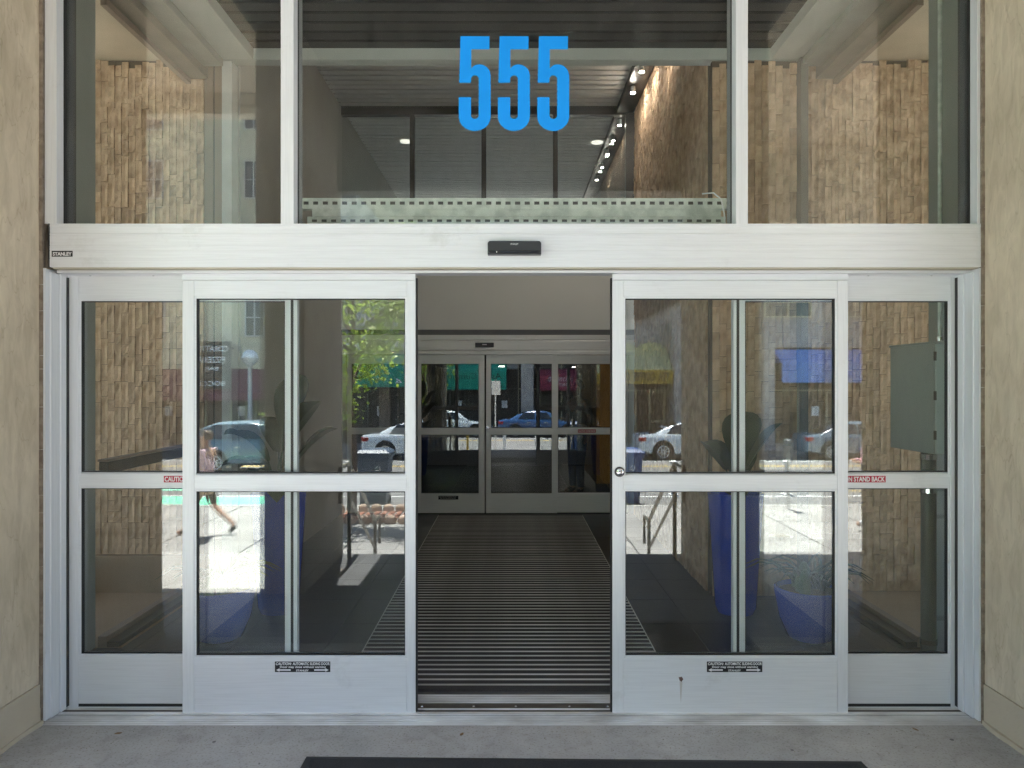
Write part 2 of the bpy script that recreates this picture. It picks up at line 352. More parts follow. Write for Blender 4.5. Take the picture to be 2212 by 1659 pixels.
# ------------------------------------------------------------------ ENTRANCE FRAME (header, jambs, transom)
YF = -.11
hf = thing('door_frame', 'pale aluminium entrance frame with header and transom above the sliding doors', 'door frame', (0, 0, 0))
hz0, hz1 = Z(577, YF), Z(483, YF); hx0, hx1 = X(107, YF), X(2120, YF)
hb = []
prof = [(YF+.10, hz1), (YF, hz1), (YF, hz1-.016), (YF+.0015, hz1-.0175), (YF+.0015, hz1-.048), (YF, hz1-.0495)]
for fr in (.27, .50, .62, .80):
    z = hz1-(hz1-hz0)*fr
    prof += [(YF, z+.0015), (YF+.002, z), (YF, z-.0015)]
prof += [(YF, hz0), (YF+.10, hz0)]
MB().prism(prof, 'x', hx0, hx1).build('header_box', ALU_H, hf, bevel=.0008)
MB().box(hx0-.004, hx0, YF-.003, YF+.09, hz0-.002, hz1).box(hx1, hx1+.004, YF-.003, YF+.09, hz0-.002, hz1).build('header_end_cap', GASKET, hf)
MB().box(hx0+.01, hx1-.01, YF+.012, YF+.10, hz0-.006, hz0).build('header_underside', mat('yellowish underside', (.5, .46, .36), rough=.6), hf)  # duller and yellower than the header front
MB().box(X(125, -.04), X(2100, -.04), -.05, .06, Z(590, -.04), hz0-.007).build('track_rail', ALU_H, hf, bevel=.001)
for sg in (-1, 1):
    MB().box(sg*2.345, sg*2.322, YF, .112, .012, Z(579, YF)).build('jamb', ALU_V, hf, bevel=.0015)
    MB().box(sg*2.3215, sg*2.312, YF+.035, .112, .012, Z(592, 0)).build('jamb_stop', ALU_V, hf, bevel=.0015)
    MB().box(sg*2.3115, sg*2.303, -.005, .105, .012, Z(592, 0)).build('jamb_stop', ALU_V, hf, bevel=.0015)
    MB().box(sg*2.3025, sg*2.3005, .040, .1, .02, Z(597, 0)).build('brush_seal', GASKET, hf)
ztop = 4.30
for a, bb in ((95, 121), (2138, 2112)):
    MB().box(X(a, YF), X(bb, YF), YF+.005, -.045, hz1, ztop).build('transom_jamb', ALU_V, hf, bevel=.0015)
for a, bb, s_ in ((118, 131, 1), (2117, 2103, -1)):
    MB().box(X(a, -.044), X(bb, -.044), -.0445, .06, hz1, ztop).build('glazing_channel', mat('grey channel', (.20, .21, .22), rough=.5, metal=.4), hf)
    MB().box(X(bb, -.04)+s_*.0005, X(bb, -.04)+s_*.022, -.040, .06, hz1, ztop).build('black_gasket', GASKET, hf)
for a, bb in ((606, 634), (1590, 1616)):
    MB().box(X(a, YF), X(bb, YF), YF+.002, -.02, hz1, ztop).build('mullion', ALU_V, hf, bevel=.0015)
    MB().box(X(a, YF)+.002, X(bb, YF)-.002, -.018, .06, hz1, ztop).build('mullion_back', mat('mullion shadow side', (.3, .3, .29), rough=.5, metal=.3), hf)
    MB().box(X(a, YF)-.003, X(bb, YF)+.003, -.035, -.021, hz1, ztop).build('mullion_gasket', GASKET, hf)
MB().box(X(126, YF), X(2106, YF), YF, .05, ztop, 4.5).build('transom_head', ALU_H, hf)
MB().box(X(126, -.06), X(2106, -.06), -.06, .08, hz1, Z(479.5, YF)).build('transom_sill', ALU_H, hf, bevel=.001)
MB().box(X(126, -.06), X(2106, -.06), -.01, .12, hz0, hz1-.004).build('header_back', ALU_IN, hf)
for a, bb in ((130, 608), (632, 1592), (1614, 2106)):
    MB().box(X(a, -.03), X(bb, -.03), -.031, -.023, Z(479.5, YF), ztop).build('glass_pane', GLASS_T, hf)
MB().box(X(112, YF), X(157, YF), YF-.0015, YF-.0002, Z(554.5, YF), Z(542, YF)).build('maker_label', BLACKPR, hf)
text('STANLEY', WHITE, hf, X(114.5, YF), YF-.002, Z(552.5, YF), .094, .018, bold=.03)
for px in (196, 332):
    for p in (px, 2212-px-5): MB().lathe(0, 0, [(.005, 0), (.005, .003)], 10).build('screw', CHROME, hf).matrix_local = Matrix.Translation((X(p, .045), .042, Z(595, .045))) @ Matrix.Rotation(R(90), 4, 'X')

# 555
def five(x, z, s):
    pts = [(868, 168), (1002, 168), (1002, 228), (918, 228), (918, 318)]
    def arc(cx, cy, rx, ry, a0, a1, n=10): return [(cx+rx*math.cos(R(a0+(a1-a0)*i/n)), cy-ry*math.sin(R(a0+(a1-a0)*i/n))) for i in range(n+1)]
    pts += arc(955, 352, 53, 54, 120, 0) + arc(934, 540, 74, 66, 0, -180, 18)[0:] + [(860, 450), (917, 450)]
    pts += arc(934.5, 534, 17.5, 17, 180, 360, 10) + arc(934.5, 366, 17.5, 17, 0, 180, 10) + [(917, 383), (862, 383)]
    return [(x + (p[0]-860)*s, z - (p[1]-168)*s) for p in pts]
n5 = thing('house_number', 'large sky blue 555 in condensed digits on the centre transom glass', 'number', (0, -.033, 3.4))
s_ = .4667*(-.033-CAMY)/F
for k, px in enumerate((991, 1075.5, 1160.5)):
    MB().prism(five(X(px, -.033), Z(78.5, -.033), s_), 'y', -.0345, -.0322).build('digit', BLUEP, n5)

sens = thing('door_sensor', 'black motion sensor with curved top centred on the door header', 'sensor', (0, YF, 2.3))
x0, x1, z0, z1 = X(1054, YF), X(1168.5, YF), Z(553, YF), Z(524, YF)
MB().prism([(x0, z0), (x1, z0), (x1, z1-.008), (x1-.008, z1), (x0+.008, z1), (x0, z1-.008)], 'y', YF-.045, YF).build('housing', BLACKP, sens, bevel=.003)
MB().prism([(x0+.010, z0+.006), (x1-.010, z0+.006), (x1-.004, z0+.018), (x0+.004, z0+.018)], 'y', YF-.052, YF-.044).build('lens_window', BLACKG, sens, bevel=.002)
text('STANLEY', WHITE, sens, X(1103, YF), YF-.046, z0+.047, .038, .008)
MB().box(x0+.042, x0+.047, YF-.0535, YF-.0521, z0+.009, z0+.014).build('indicator', WHITE, sens)

# ------------------------------------------------------------------ DOOR LEAVES
def leaf(root, xo0, xo1, zb, zt, xi0, xi1, ops, y, th=.045, am=(ALU_V, ALU_H), gl=GLASS, bead=.010, gth=.006):
    MB().box(xo0, xi0, y, y+th, zb, zt).build('stile', am[0], root, bevel=.0012)
    MB().box(xi1, xo1, y, y+th, zb, zt).build('stile', am[0], root, bevel=.0012)
    (a0, a1), (b0, b1) = ops   # upper, lower openings (z0,z1)
    g = .0006
    MB().box(xi0+g, xi1-g, y+.001, y+th, a1, zt).build('top_rail', am[1], root, bevel=.0012)
    MB().box(xi0+g, xi1-g, y+.001, y+th, b1, a0).build('mid_rail', am[1], root, bevel=.0012)
    MB().box(xi0+g, xi1-g, y+.001, y+th, zb, b0).build('bottom_rail', am[1], root, bevel=.0012)
    for z0, z1 in ops:
        m = MB(); b = bead
        for (p0, p1, q0, q1) in ((xi0, xi0+b, z0, z1), (xi1-b, xi1, z0, z1), (xi0+b, xi1-b, z1-b, z1)):
            m.box(p0, p1, y+.004, y+th-.004, q0, q1)
        m.prism([(y+.0035, z0), (y+.0035, z0+.003), (y+th*.42, z0+b+.004), (y+th-.004, z0+b+.004), (y+th-.004, z0)], 'x', xi0+b, xi1-b)
        m.build('glazing_bead', am[1], root, bevel=.002)
        m = MB(); b2 = b+.004
        for (p0, p1, q0, q1) in ((xi0+b, xi0+b2, z0+b, z1-b), (xi1-b2, xi1-b, z0+b, z1-b), (xi0+b2, xi1-b2, z0+b, z0+b2), (xi0+b2, xi1-b2, z1-b2, z1-b)):
            m.box(p0, p1, y+.008, y+th-.008, q0, q1)
        m.build('gasket', GASKET, root)
        MB().box(xi0+b, xi1-b, y+th/2-gth/2, y+th/2+gth/2, z0+b, z1-b).build('glass_pane', gl, root)

def slider(label, xo0, xo1, xi0, xi1, lab, lock=None):
    r = thing('sliding_door', label, 'sliding door', ((X(xo0)+X(xo1))/2, 0, 0))
    leaf(r, X(xo0), X(xo1), Z(1541), Z(605.5), X(xi0), X(xi1), ((Z(1027), Z(640.5)), (Z(1420.5), Z(1057.5))), 0)
    MB().box(X(xo0)-.0, X(xo1), -.004, .045, Z(605), Z(592)).build('hanger_rail', ALU_H, r, bevel=.0012)
    xe = X(xo1) if lock is None else X(xo0)
    MB().box(xe, xe+(.008 if lock is None else -.008), .008, .037, Z(1541), Z(600)).build('edge_seal', GASKET, r)
    wl = MB().box(X(lab), X(lab+119.5), -.0015, .0004, Z(1451.5), Z(1429)).build('warning_label', BLACKPR, r)
    y = -.002
    text('CAUTION:', WHITE, r, X(lab+2), y, Z(1436.5), X(36)-X(2), .0145, bold=.02, shear=.25)
    text('AUTOMATIC SLIDING DOOR', WHITE, r, X(lab+38.5), y, Z(1436.5), X(117)-X(37), .0145, bold=.02)
    text('Door may close without warning', WHITE, r, X(lab+11), y, Z(1444), X(109)-X(10), .014, bold=.02)
    text('STANLEY', WHITE, r, X(lab+46), y, Z(1450), X(73)-X(46), .0095, bold=.02)
    for s0, s1 in ((3, 34), (116, 85)):
        d = 1 if s1 > s0 else -1; zc = Z(1447)
        MB().prism([(X(lab+s0), zc), (X(lab+s0+7*d), zc+.0085), (X(lab+s0+7*d), zc+.0035), (X(lab+s1), zc+.0035), (X(lab+s1), zc-.0035), (X(lab+s0+7*d), zc-.0035), (X(lab+s0+7*d), zc-.0085)], 'y', -.0025, -.0015).build('arrow', WHITE, r)
    return r
sL = slider('left sliding door leaf pushed open beside the doorway, no lock', 394, 897.5, 419, 879, 594)
sR = slider('right sliding door leaf with round key lock, pushed open beside the doorway', 1323, 1832, 1347, 1809, 1527, lock=1)
lk = MB().lathe(0, 0, [(.026, 0), (.026, .010), (.022, .014)], 24).build('lock_rim', mat('lock rim', (.1, .1, .1), rough=.3, metal=.8), sR, smooth=True)
lk.matrix_local = Matrix.Translation(Vector((X(1338), 0, Z(1019))) - Vector(sR['_w'])) @ Matrix.Rotation(R(90), 4, 'X')
lk = MB().lathe(0, 0, [(.018, 0), (.018, .018), (.014, .02)], 24).build('lock_cylinder', CHROME, sR, smooth=True)
lk.matrix_local = Matrix.Translation(Vector((X(1338), 0, Z(1019))) - Vector(sR['_w'])) @ Matrix.Rotation(R(90), 4, 'X')
MB().box(X(1338)-.002, X(1338)+.002, -.0215, -.0195, Z(1024), Z(1017)).build('keyhole', GASKET, sR)
# small rusted hole with its stain on the right kick plate
MB().prism([(X(1466), Z(1463)), (X(1473), Z(1462)), (X(1476), Z(1467)), (X(1472), Z(1473)), (X(1468), Z(1470))], 'y', -.0008, .002).build('rust_spot', mat('rust', (.09, .05, .04), (.2, .13, .1), rough=.9, scale=80), sR)
stm, n_, l_, b_ = newmat('faint drip stain'); b_.inputs['Base Color'].default_value = (.52, .49, .46, 1); b_.inputs['Roughness'].default_value = .5
MB().prism([(X(1468), Z(1472)), (X(1474), Z(1473)), (X(1472.5), Z(1495)), (X(1470.8), Z(1519)), (X(1469.5), Z(1500))], 'y', -.0003, .002).build('drip_stain', stm, sR)

YS = .062
def sidelite(label, xo0, xo1, xi0, xi1, cx, cx2):
    r = thing('sidelight', label, 'side window', ((X(xo0, YS)+X(xo1, YS))/2, YS, 0))
    leaf(r, X(xo0, YS), X(xo1, YS), Z(1530, YS), Z(597, YS), X(xi0, YS), X(xi1, YS), ((Z(1024, YS), Z(646, YS)), (Z(1417, YS), Z(1051, YS))), YS, th=.04)
    MB().box(X(xo0, YS), X(xo1, YS), YS-.012, YS-.0005, Z(598, YS), Z(592, YS)).build('head_strip', ALU_H, r)
    MB().box(X(max(xi0, xo0+18), YS), X(xi1, YS), YS-.002, YS+.0005, Z(1526, YS), Z(1520, YS)).build('bottom_gap', GASKET, r)
    ga, gb_ = (628, 634) if xo0 < 1000 else (1591, 1597)
    MB().box(X(ga, YS), X(gb_, YS), YS-.0012, YS+.001, Z(1519, YS), Z(600, YS)).build('stile_channel', GASKET, r)
    y = YS-.0005
    MB().box(X(cx, y), X(cx2, y), y-.001, y+.0009, Z(1042, y), Z(1028, y)).build('caution_label', REDP, r)
    text('CAUTION STAND BACK', WHITE, r, X(cx+2, y), y-.0015, Z(1040.3, y), X(cx2-2, y)-X(cx+2, y), .026, bold=.025)
    return r
sidelite('left fixed sidelight, partly covered by the left door leaf', 147, 642, 170, 619, 354, 477)
sidelite('right fixed sidelight with electrical box behind its glass', 1584, 2084, 1606, 2053, 1790, 1913)

th = thing('door_threshold', 'worn grooved aluminium threshold running under the doors', 'threshold', (0, 0, 0))
MB().box(-2.36, 2.36, -.128, -.117, 0, .0045).build('ramp_strip', THRESH, th, bevel=.001)
for i, (y0, y1, z1) in enumerate(((-.112, -.104, .007), (-.093, -.085, .009), (-.076, -.069, .010), (-.058, -.051, .009), (-.036, -.030, .007), (-.016, .012, .009), (.05, .058, .008))):
    MB().box(-2.34, 2.34, y0, y1, 0, z1).build('groove_rail', THRESH, th, bevel=.0015)
MB().box(-2.34, 2.34, -.12, .13, -.03, .0015).build('base_plate', THRESHB, th)
MB().box(-.50, .52, .06, .10, .0015, .007).build('pivot_plate', THRESHB, th, bevel=.001)
for i in range(5): MB().box(-.93, .93, .135+i*.022, .150+i*.022, .0, .007).build('groove_rail', THRESH, th, bevel=.001)
MB().box(-2.6, 2.6, .13, .26, -.03, .0012).build('inner_plate', THRESHB, th)

for x_ in (-.47, -.2, .02, .3, .5): MB().lathe(x_, .08, [(.007, .007), (.006, .009)], 10).build('screw', CHROME, th)
rg = random.Random(21); gm = mat('dark gum spot', (.16, .15, .14), rough=.8)
for k in range(9):
    gx, gy = rg.uniform(-2.1, 2.1), rg.uniform(-.62, -.16); r_ = rg.uniform(.005, .011)
    o = MB().lathe(gx, gy, [(r_, 0), (r_*.9, .0012)], 9).build('gum_spot', gm, plat)
gr = MB()
for k in range(420):
    gx, gy = rg.uniform(-2.3, 2.3), -.13-abs(rg.gauss(0, .22)); q = rg.uniform(.0012, .0035)
    gr.box(gx, gx+q, gy, gy+q*rg.uniform(.6, 1.6), 0, q*.7)
g_ = gr.build('floor_grit', mat('grit', (.35, .3, .24), (.12, .1, .08), rough=.9, scale=30)); tag(g_, 'scattered grit along the threshold', 'grit', kind='stuff')
for k, (gx, gy, a) in enumerate(((-1.92, -.22, .4), (1.98, -.19, 2.1), (-.25, -.24, 1.2))):
    lf = MB().prism([(0, 0), (.012, .006), (.026, .003), (.034, -.002), (.022, -.009), (.01, -.007)], 'z', .001, .003).build('dry_leaf', mat('dry leaf', (.2, .12, .05), rough=.9)); lf.location = (gx, gy, 0); lf.rotation_euler = (.1, 0, a)
    tag(lf, ('small dry leaf by the left jamb', 'small dry leaf by the right jamb', 'small dry leaf just before the open doorway')[k], 'leaf')
# doormat at the bottom of the picture
dm = thing('doormat', 'black ribbed doormat on the concrete in front of the doors', 'doormat', (.3, -.9, 0))
MB().prism([(-.93, -.455), (1.56, -.50), (1.60, -1.5), (-.93, -1.5)], 'z', .0005, .006).build('rubber_rim', MATRIM, dm, bevel=.002)
MB().prism([(-.90, -.485), (1.53, -.53), (1.57, -1.47), (-.90, -1.47)], 'z', .006, .011).build('pile', MATRUB, dm, bevel=.002)

# ------------------------------------------------------------------ VESTIBULE INSIDE
YB = 6.07
fl = struct(MB().box(-3.6, 3.6, .12, 26, -.06, -.008).build('floor', GROUT))
MX0, MX1, MY0, MY1 = -.945, .905, .31, 5.93
tn = {}
def tilem(w_, d_):
    k = (round(w_, 2), round(d_, 2))
    if k not in tn:
        me = MB().box(0, w_, 0, d_, -.008, 0).mesh('tile'); me.materials.append(TILE); tn[k] = me
    return tn[k]
P = .61
for i in range(-5, 5):
    for j in range(0, 10):
        x0 = .03+i*P; y0 = .27+j*P; x1 = x0+P-.004; y1 = min(y0+P-.004, YB-.02)
        x0 = max(x0, -2.6); x1 = min(x1, 2.6)
        if x1-x0 < .03 or y1-y0 < .03: continue
        segs = [(x0, x1)]
        if y0 < MY1 and y1 > MY0 and x1 > MX0 and x0 < MX1:
            segs = [(x0, min(x1, MX0-.003)), (max(x0, MX1+.003), x1)]
        for a, b in segs:
            if b-a < .03: continue
            o = bpy.data.objects.new('tile', tilem(b-a, y1-y0)); C.objects.link(o); o.parent = fl; o.location = (a, y0, 0)
MB().box(-2.6, 2.6, YB+.1, 26, -.008, 0).build('lobby_flooring', TILE, fl)
mt = thing('entrance_mat', 'long recessed entrance mat of black carpet and aluminium strips', 'mat', (0, 3, 0))
MB().box(MX0, MX1, MY0, MY1, -.008, -.001).build('mat_base', CARPET, mt)
cm = MB().box(MX0+.005, MX1-.005, .0, .05, -.001, .006).mesh('carpet_strip'); cm.materials.append(CARPET)
tm = MB().box(MX0+.005, MX1-.005, .052, .069, -.001, .008).mesh('tread_rail'); tm.materials.append(TREAD)
y = MY0+.004
while y < MY1-.075:
    for nm, me in (('carpet_strip', cm), ('tread_rail', tm)):
        o = bpy.data.objects.new(nm, me); C.objects.link(o); o.parent = mt; o.location = Vector((random.uniform(-.002, .002), y, 0)) - Vector(mt['_w'])
    y += .0765
for a in (MX0, MX1-.006): MB().box(a, a+.006, MY0, MY1, -.001, .009).build('edge_trim', TREAD, mt)
MB().box(MX0, MX1, MY1-.02, MY1, -.001, .009).build('edge_trim', BRONZE, mt)

def lining(sg, label):
    t = thing('vestibule_side_wall', label, 'wall', (sg*2.67, .5, 0))
    MB().box(sg*2.67, sg*3.55, .12, 1.0, 0, 4.34).build('grey_pier', GREENGREY, t, bevel=.003)
    MB().box(sg*3.5, sg*3.6, 1.0, 1.08, 0, 4.34).box(sg*3.5, sg*3.6, 2.28, 2.5, 0, 4.34).box(sg*3.5, sg*3.6, 1.08, 2.28, 0, .3).build('alcove_side', TAN, t)
    MB().box(sg*3.545, sg*3.553, 1.08, 2.28, .3, 4.34).build('glass_pane', GLASS_ADDED, t)  # side window added out of view to bring daylight into the alcove
    MB().box(sg*2.40, sg*3.6, .115, .1199, 0, 4.5).build('frame_backing', GREENGREY, t)
    MB().box(sg*2.60, sg*2.66, 1.0, 2.33, 0, .07).build('sill_upper', BROWN, t, bevel=.003)
    MB().box(sg*2.52, sg*2.60, 1.0, 2.33, 0, .035).build('sill_lower', BRONZE, t, bevel=.003)
    MB().box(sg*2.64, sg*2.6, 1.0, 2.3, 4.12, 4.34).build('dark_head', BROWN, t)
    return t
wl = lining(-1, 'grey green vestibule wall behind the left sidelight')
wr = lining(1, 'grey green vestibule wall behind the electrical box')
MB().box(-3.5, -2.5, 1.0, 2.33, 0, .004).build('alcove_floor', TAN, struct(MB().box(-3.5, -2.67, 1.0, 2.33, -.008, 0).build('alcove_floor_base', TAN)))
struct(MB().box(2.67, 3.5, 1.0, 2.33, -.008, .003).build('alcove_floor', TAN))
# deck ceilings
def deck(x0, x1, y0, y1, z, pitch, dpt, m, name):
    """ribbed deck: flat pans, with dark strips painting the shade of the slots between"""
    mb = MB(); gb = MB(); y = y0
    while y < y1:
        a, b_, c = y+pitch*.74, y+pitch*.77, y+pitch*.97
        pr = [(y, z), (a, z), (b_, z+dpt)]; n = len(mb.v)
        for (yy, zz) in pr: mb.v += [(x0, yy, zz), (x1, yy, zz)]
        mb.f += [(n, n+1, n+3, n+2), (n+2, n+3, n+5, n+4)]
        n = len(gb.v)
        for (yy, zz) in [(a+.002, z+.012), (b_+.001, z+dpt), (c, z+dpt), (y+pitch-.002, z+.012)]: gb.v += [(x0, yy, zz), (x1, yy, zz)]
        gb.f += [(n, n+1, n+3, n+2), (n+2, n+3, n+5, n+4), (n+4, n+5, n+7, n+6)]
        y += pitch
    o = struct(mb.build(name, m))
    mod = o.modifiers.new('thick', 'SOLIDIFY'); mod.thickness = .003; mod.offset = 1
    gb.build('slot_shade', SLOTSHADE, o)
    return o
SLOTSHADE = mat('black slot shade', (.009, .009, .008), rough=.95)  # near-black colour paints in the shade inside the deck slots
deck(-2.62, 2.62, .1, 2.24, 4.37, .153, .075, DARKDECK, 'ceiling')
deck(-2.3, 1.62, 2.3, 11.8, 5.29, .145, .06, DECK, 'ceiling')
struct(MB().box(-3.6, -2.0, .12, 2.5, 4.44, 4.5).box(2.0, 3.6, .12, 2.5, 4.44, 4.5).box(-2.1, 2.1, .12, 2.3, 4.45, 4.5).box(-2.6, 2.6, 2.2, 12, 5.4, 5.45).build('roof_slab', ROOMDARK))
struct(MB().box(-3.6, -2.6, 1.0, 2.5, 4.335, 4.37).box(2.6, 3.6, 1.0, 2.5, 4.335, 4.37).build('alcove_ceiling', mat('alcove plaster', (.55, .45, .33), rough=.85, scale=3)))
bm_ = thing('ceiling_beam', 'pale grey steel beam frame around the dark vestibule ceiling', 'beam', (0, 2.2, 4.3))
MB().box(-2.36, 2.3, 2.2, 2.32, 4.275, 4.368).build('cross_beam', BEAMW, bm_, bevel=.003)
for sg in (-1, 1):
    MB().box(sg*2.06, sg*2.30, .12, 2.198, 4.275, 4.366).build('side_beam', BEAMW, bm_, bevel=.003)
    MB().box(sg*2.30, sg*2.46, .12, 2.198, 4.22, 4.37).build('side_channel', mat('beam grey', (.30, .30, .27), rough=.6), bm_, bevel=.003)
    MB().box(sg*2.46, sg*2.6, .12, 2.3, 4.16, 4.37).build('glazing_head', mat('taupe metal', (.20, .165, .13), rough=.5), bm_, bevel=.003)
struct(MB().box(-2.6, 2.6, 2.33, 2.36, 4.37, 5.4).build('bulkhead_wall', PLASTER))
# grey left wall of inner vestibule
lw = thing('plaster_wall', 'plain grey plaster wall along the left of the vestibule', 'wall', (-2.3, 4, 0))
MB().box(-2.42, -2.22, 2.35, YB, 0, 5.4).box(-2.42, -2.22, YB, 12, 2.6, 5.4).build('wall_face', PLASTER, lw)
pp = thing('window_post', 'white metal post at the edge of the left stone panel', 'post', (-2.27, 2.2, 0))
MB().box(-2.315, -2.235, 2.205, 2.34, 0, 4.27).build('post_body', mat('white post', (.62, .63, .6), rough=.5), pp, bevel=.002)
MB().box(-2.49, -2.42, 2.30, 2.36, 0, 4.3).box(-2.405, -2.32, 2.29, 2.36, 0, 4.3).build('brown_panel', BROWN, pp)
MB().box(-2.42, -2.405, 2.31, 2.36, 0, 4.3).build('panel_gap', GASKET, pp)
pp = thing('window_post', 'dark metal post between the two right stone panels', 'post', (2.3, 2.2, 0))
MB().box(2.28, 2.34, 2.14, 2.36, 0, 4.27).build('post_body', mat('dark post', (.10, .10, .09), rough=.5), pp, bevel=.002)
MB().box(2.34, 2.375, 2.25, 2.36, 0, 4.27).build('post_return', BROWN, pp, bevel=.002)

# split stone walls: every strip of stone is a piece
SM = []
def stone_mesh(L, W, seed):
    rg = random.Random(seed); nx, nz = 2, 4
    mb = MB(); g = .0017
    for k in range(nz+1):
        for i in range(nx+1):
            edge = i in (0, nx) or k in (0, nz)
            mb.v.append((g+(W-2*g)*i/nx, -(.006 if edge else 0)-rg.uniform(0, .009), g+(L-2*g)*k/nz))
    n = len(mb.v)
    for k in range(nz):
        for i in range(nx):
            a = k*(nx+1)+i; mb.f.append((a, a+1, a+nx+2, a+nx+1))
    b = len(mb.v); mb.v += [(g, .012, g), (W-g, .012, g), (W-g, .012, L-g), (g, .012, L-g)]
    c0, c1, c2, c3 = 0, nx, n-1, n-1-nx
    mb.f += [(c1, 1, 0, b, b+1), tuple([c1, b+1, b+2, c2] + [(nx+1)*k+nx for k in range(nz-1, 0, -1)]), tuple([c2, b+2, b+3, c3, n-2]), tuple([c3, b+3, b, 0] + [(nx+1)*k for k in range(1, nz)])]
    me = mb.mesh('stone'); me.materials.append(STONE); return me
SW = .056
LEN = [.09, .13, .17, .21, .26]
for L in LEN: SM.append([stone_mesh(L, SW, hash((L, q)) % 999) for q in range(3)])
def stone_wall(label, x0, x1, z0, z1, y, rot=0, order='low', zvis=(0, 9)):
    """strips set on end; local frame: x along the wall, face towards -y, then turned by rot about the wall's foot"""
    t = thing('stone_wall', label, 'stone wall')
    back = MB().box(0, x1-x0, .0, .05, 0, z1-z0).build('backing', MORTAR, None)
    M = Matrix.Translation((x0 if rot == 0 else 0, y, z0)) @ Matrix.Rotation(rot, 4, 'Z')
    if rot: M = Matrix.Translation((x0, y, z0)) @ Matrix.Rotation(rot, 4, 'Z')
    t.matrix_world = M; t['_w'] = (0, 0, 0)
    back.parent = t
    n = int((x1-x0)/SW+.01); ps = []
    rg = random.Random(int(x0*100+y*7))
    for i in range(n):
        z = 0
        while z < z1-z0-.06:
            k = rg.choice((0, 1, 1, 2, 2, 3, 3, 4))
            if z == 0: k = rg.randrange(5)
            if z+LEN[k] > z1-z0: k = max(0, int((z1-z0-z)/.05)-2); k = min(k, 4)
            if z+LEN[k] > z1-z0+.02: break
            ps.append((i*SW, rg.uniform(-.013, 0), z, SM[k][rg.randrange(3)])); z += LEN[k]
    rank = [(abs(p[2]+z0-1.7) if order == 'low' else p[0]*1.0+abs(p[2]+z0-3.6)*.3, i) for i, p in enumerate(ps)]
    rank.sort(); keep = set(i for _, i in rank[:300])
    rest = MB()
    for i, (a, b, c, me) in enumerate(ps):
        if i in keep:
            o = bpy.data.objects.new('stone', me); C.objects.link(o); o.parent = t; o.location = (a, b, c)
        else:
            q = len(rest.v); rest.v += [(v.co.x+a, v.co.y+b, v.co.z+c) for v in me.vertices]
            rest.f += [tuple(q+j for j in p.vertices) for p in me.polygons]
    if rest.v:
        o = rest.build('distant_stones', STONE); o.parent = t; o['kind'] = 'stuff'
    return t
wall_l = stone_wall('tan split stone wall seen through the left sidelight', -3.41, -2.50, .30, 4.33, 2.36)
lp = struct(MB().box(-3.5, -2.48, 2.28, 2.45, 0, .298).build('plinth_wall', TAN))
wall_r = stone_wall('tan split stone wall behind the electrical box', 2.385, 3.45, .0, 4.33, 2.36)
wall_c = stone_wall('narrow stone clad column right of the vestibule', 1.60, 2.275, .0, 4.27, 2.22)
wall_s = stone_wall('long stone side wall running back along the right of the vestibule', 1.60, 1.60+3.75, .0, 5.29, YB-.02, rot=-R(90), order='x') if False else None
# side wall: runs in y from 2.3 to 6.05 at x=1.6, face towards -x
wall_s = stone_wall('long stone side wall running back along the right of the vestibule', 0, 3.72, .0, 5.29, 0, order='x')
wall_s.matrix_world = Matrix.Translation((1.60, 2.29+3.76, 0)) @ Matrix.Rotation(-R(90), 4, 'Z')

rail = thing('side_rail', 'dark bronze rail along the left side of the vestibule', 'rail', (-2.62, 1.6, 1.15))
MB().box(-2.65, -2.59, 1.0, 2.33, 1.115, 1.19).build('rail_bar', BRONZE, rail, bevel=.004)
MB().box(-2.66, -2.60, 1.0, 2.33, 1.19, 1.205).build('rail_cap', BROWN, rail, bevel=.003)

# electrical box and conduits
eb = thing('electrical_box', 'grey green electrical cabinet mounted behind the right sidelight', 'electrical box', (2.72, 1.2, 1.6))
ez0, ez1 = 1.297, 1.916
MB().box(2.352, 2.668, .352, .85, ez0, ez1).build('cabinet', CABM, eb, bevel=.004)
MB().box(2.346, 2.668, .346, .856, ez1, ez1+.012).build('cabinet_lid', CABM, eb, bevel=.002)
MB().box(2.356, 2.664, .338, .351, ez0+.004, ez1-.004).build('cabinet_door', mat('pale cabinet edge', (.46, .52, .50), rough=.4), eb, bevel=.003)
for z in (1.38, 1.60, 1.82): MB().tube([(2.352, .343, z), (2.352, .343, z+.05)], .008, 8).build('hinge', BRONZE, eb)
cd = thing('conduit_pipe', 'thick dark conduit running down from the electrical box to the floor', 'pipe', (2.45, .6, 0))
MB().tube([(2.455, .6, 0), (2.455, .6, ez0-.001)], .042, 16).build('pipe', mat('dark conduit', (.06, .07, .06), rough=.45), cd, smooth=True)
for z in (ez0-.05, 1.05, .16): MB().tube([(2.455, .6, z), (2.455, .6, z+.03)], .047, 16).build('clamp', CHROME if z != .16 else BRONZE, cd)
for z in (.9, 1.06, .3): MB().box(2.49, 2.669, .585, .615, z, z+.02).build('wall_bracket', CHROME, cd)
cd = thing('conduit_pipe', 'thin pale conduit rising from the top of the electrical box', 'pipe', (2.49, .55, 2))
MB().tube([(2.50, .56, ez1+.012), (2.50, .56, 4.3)], .012, 10).build('pipe', GALV, cd, smooth=True)
MB().tube([(2.50, .56, ez1+.012), (2.50, .56, ez1+.05)], .018, 10).build('coupling', CHROME, cd, smooth=True)

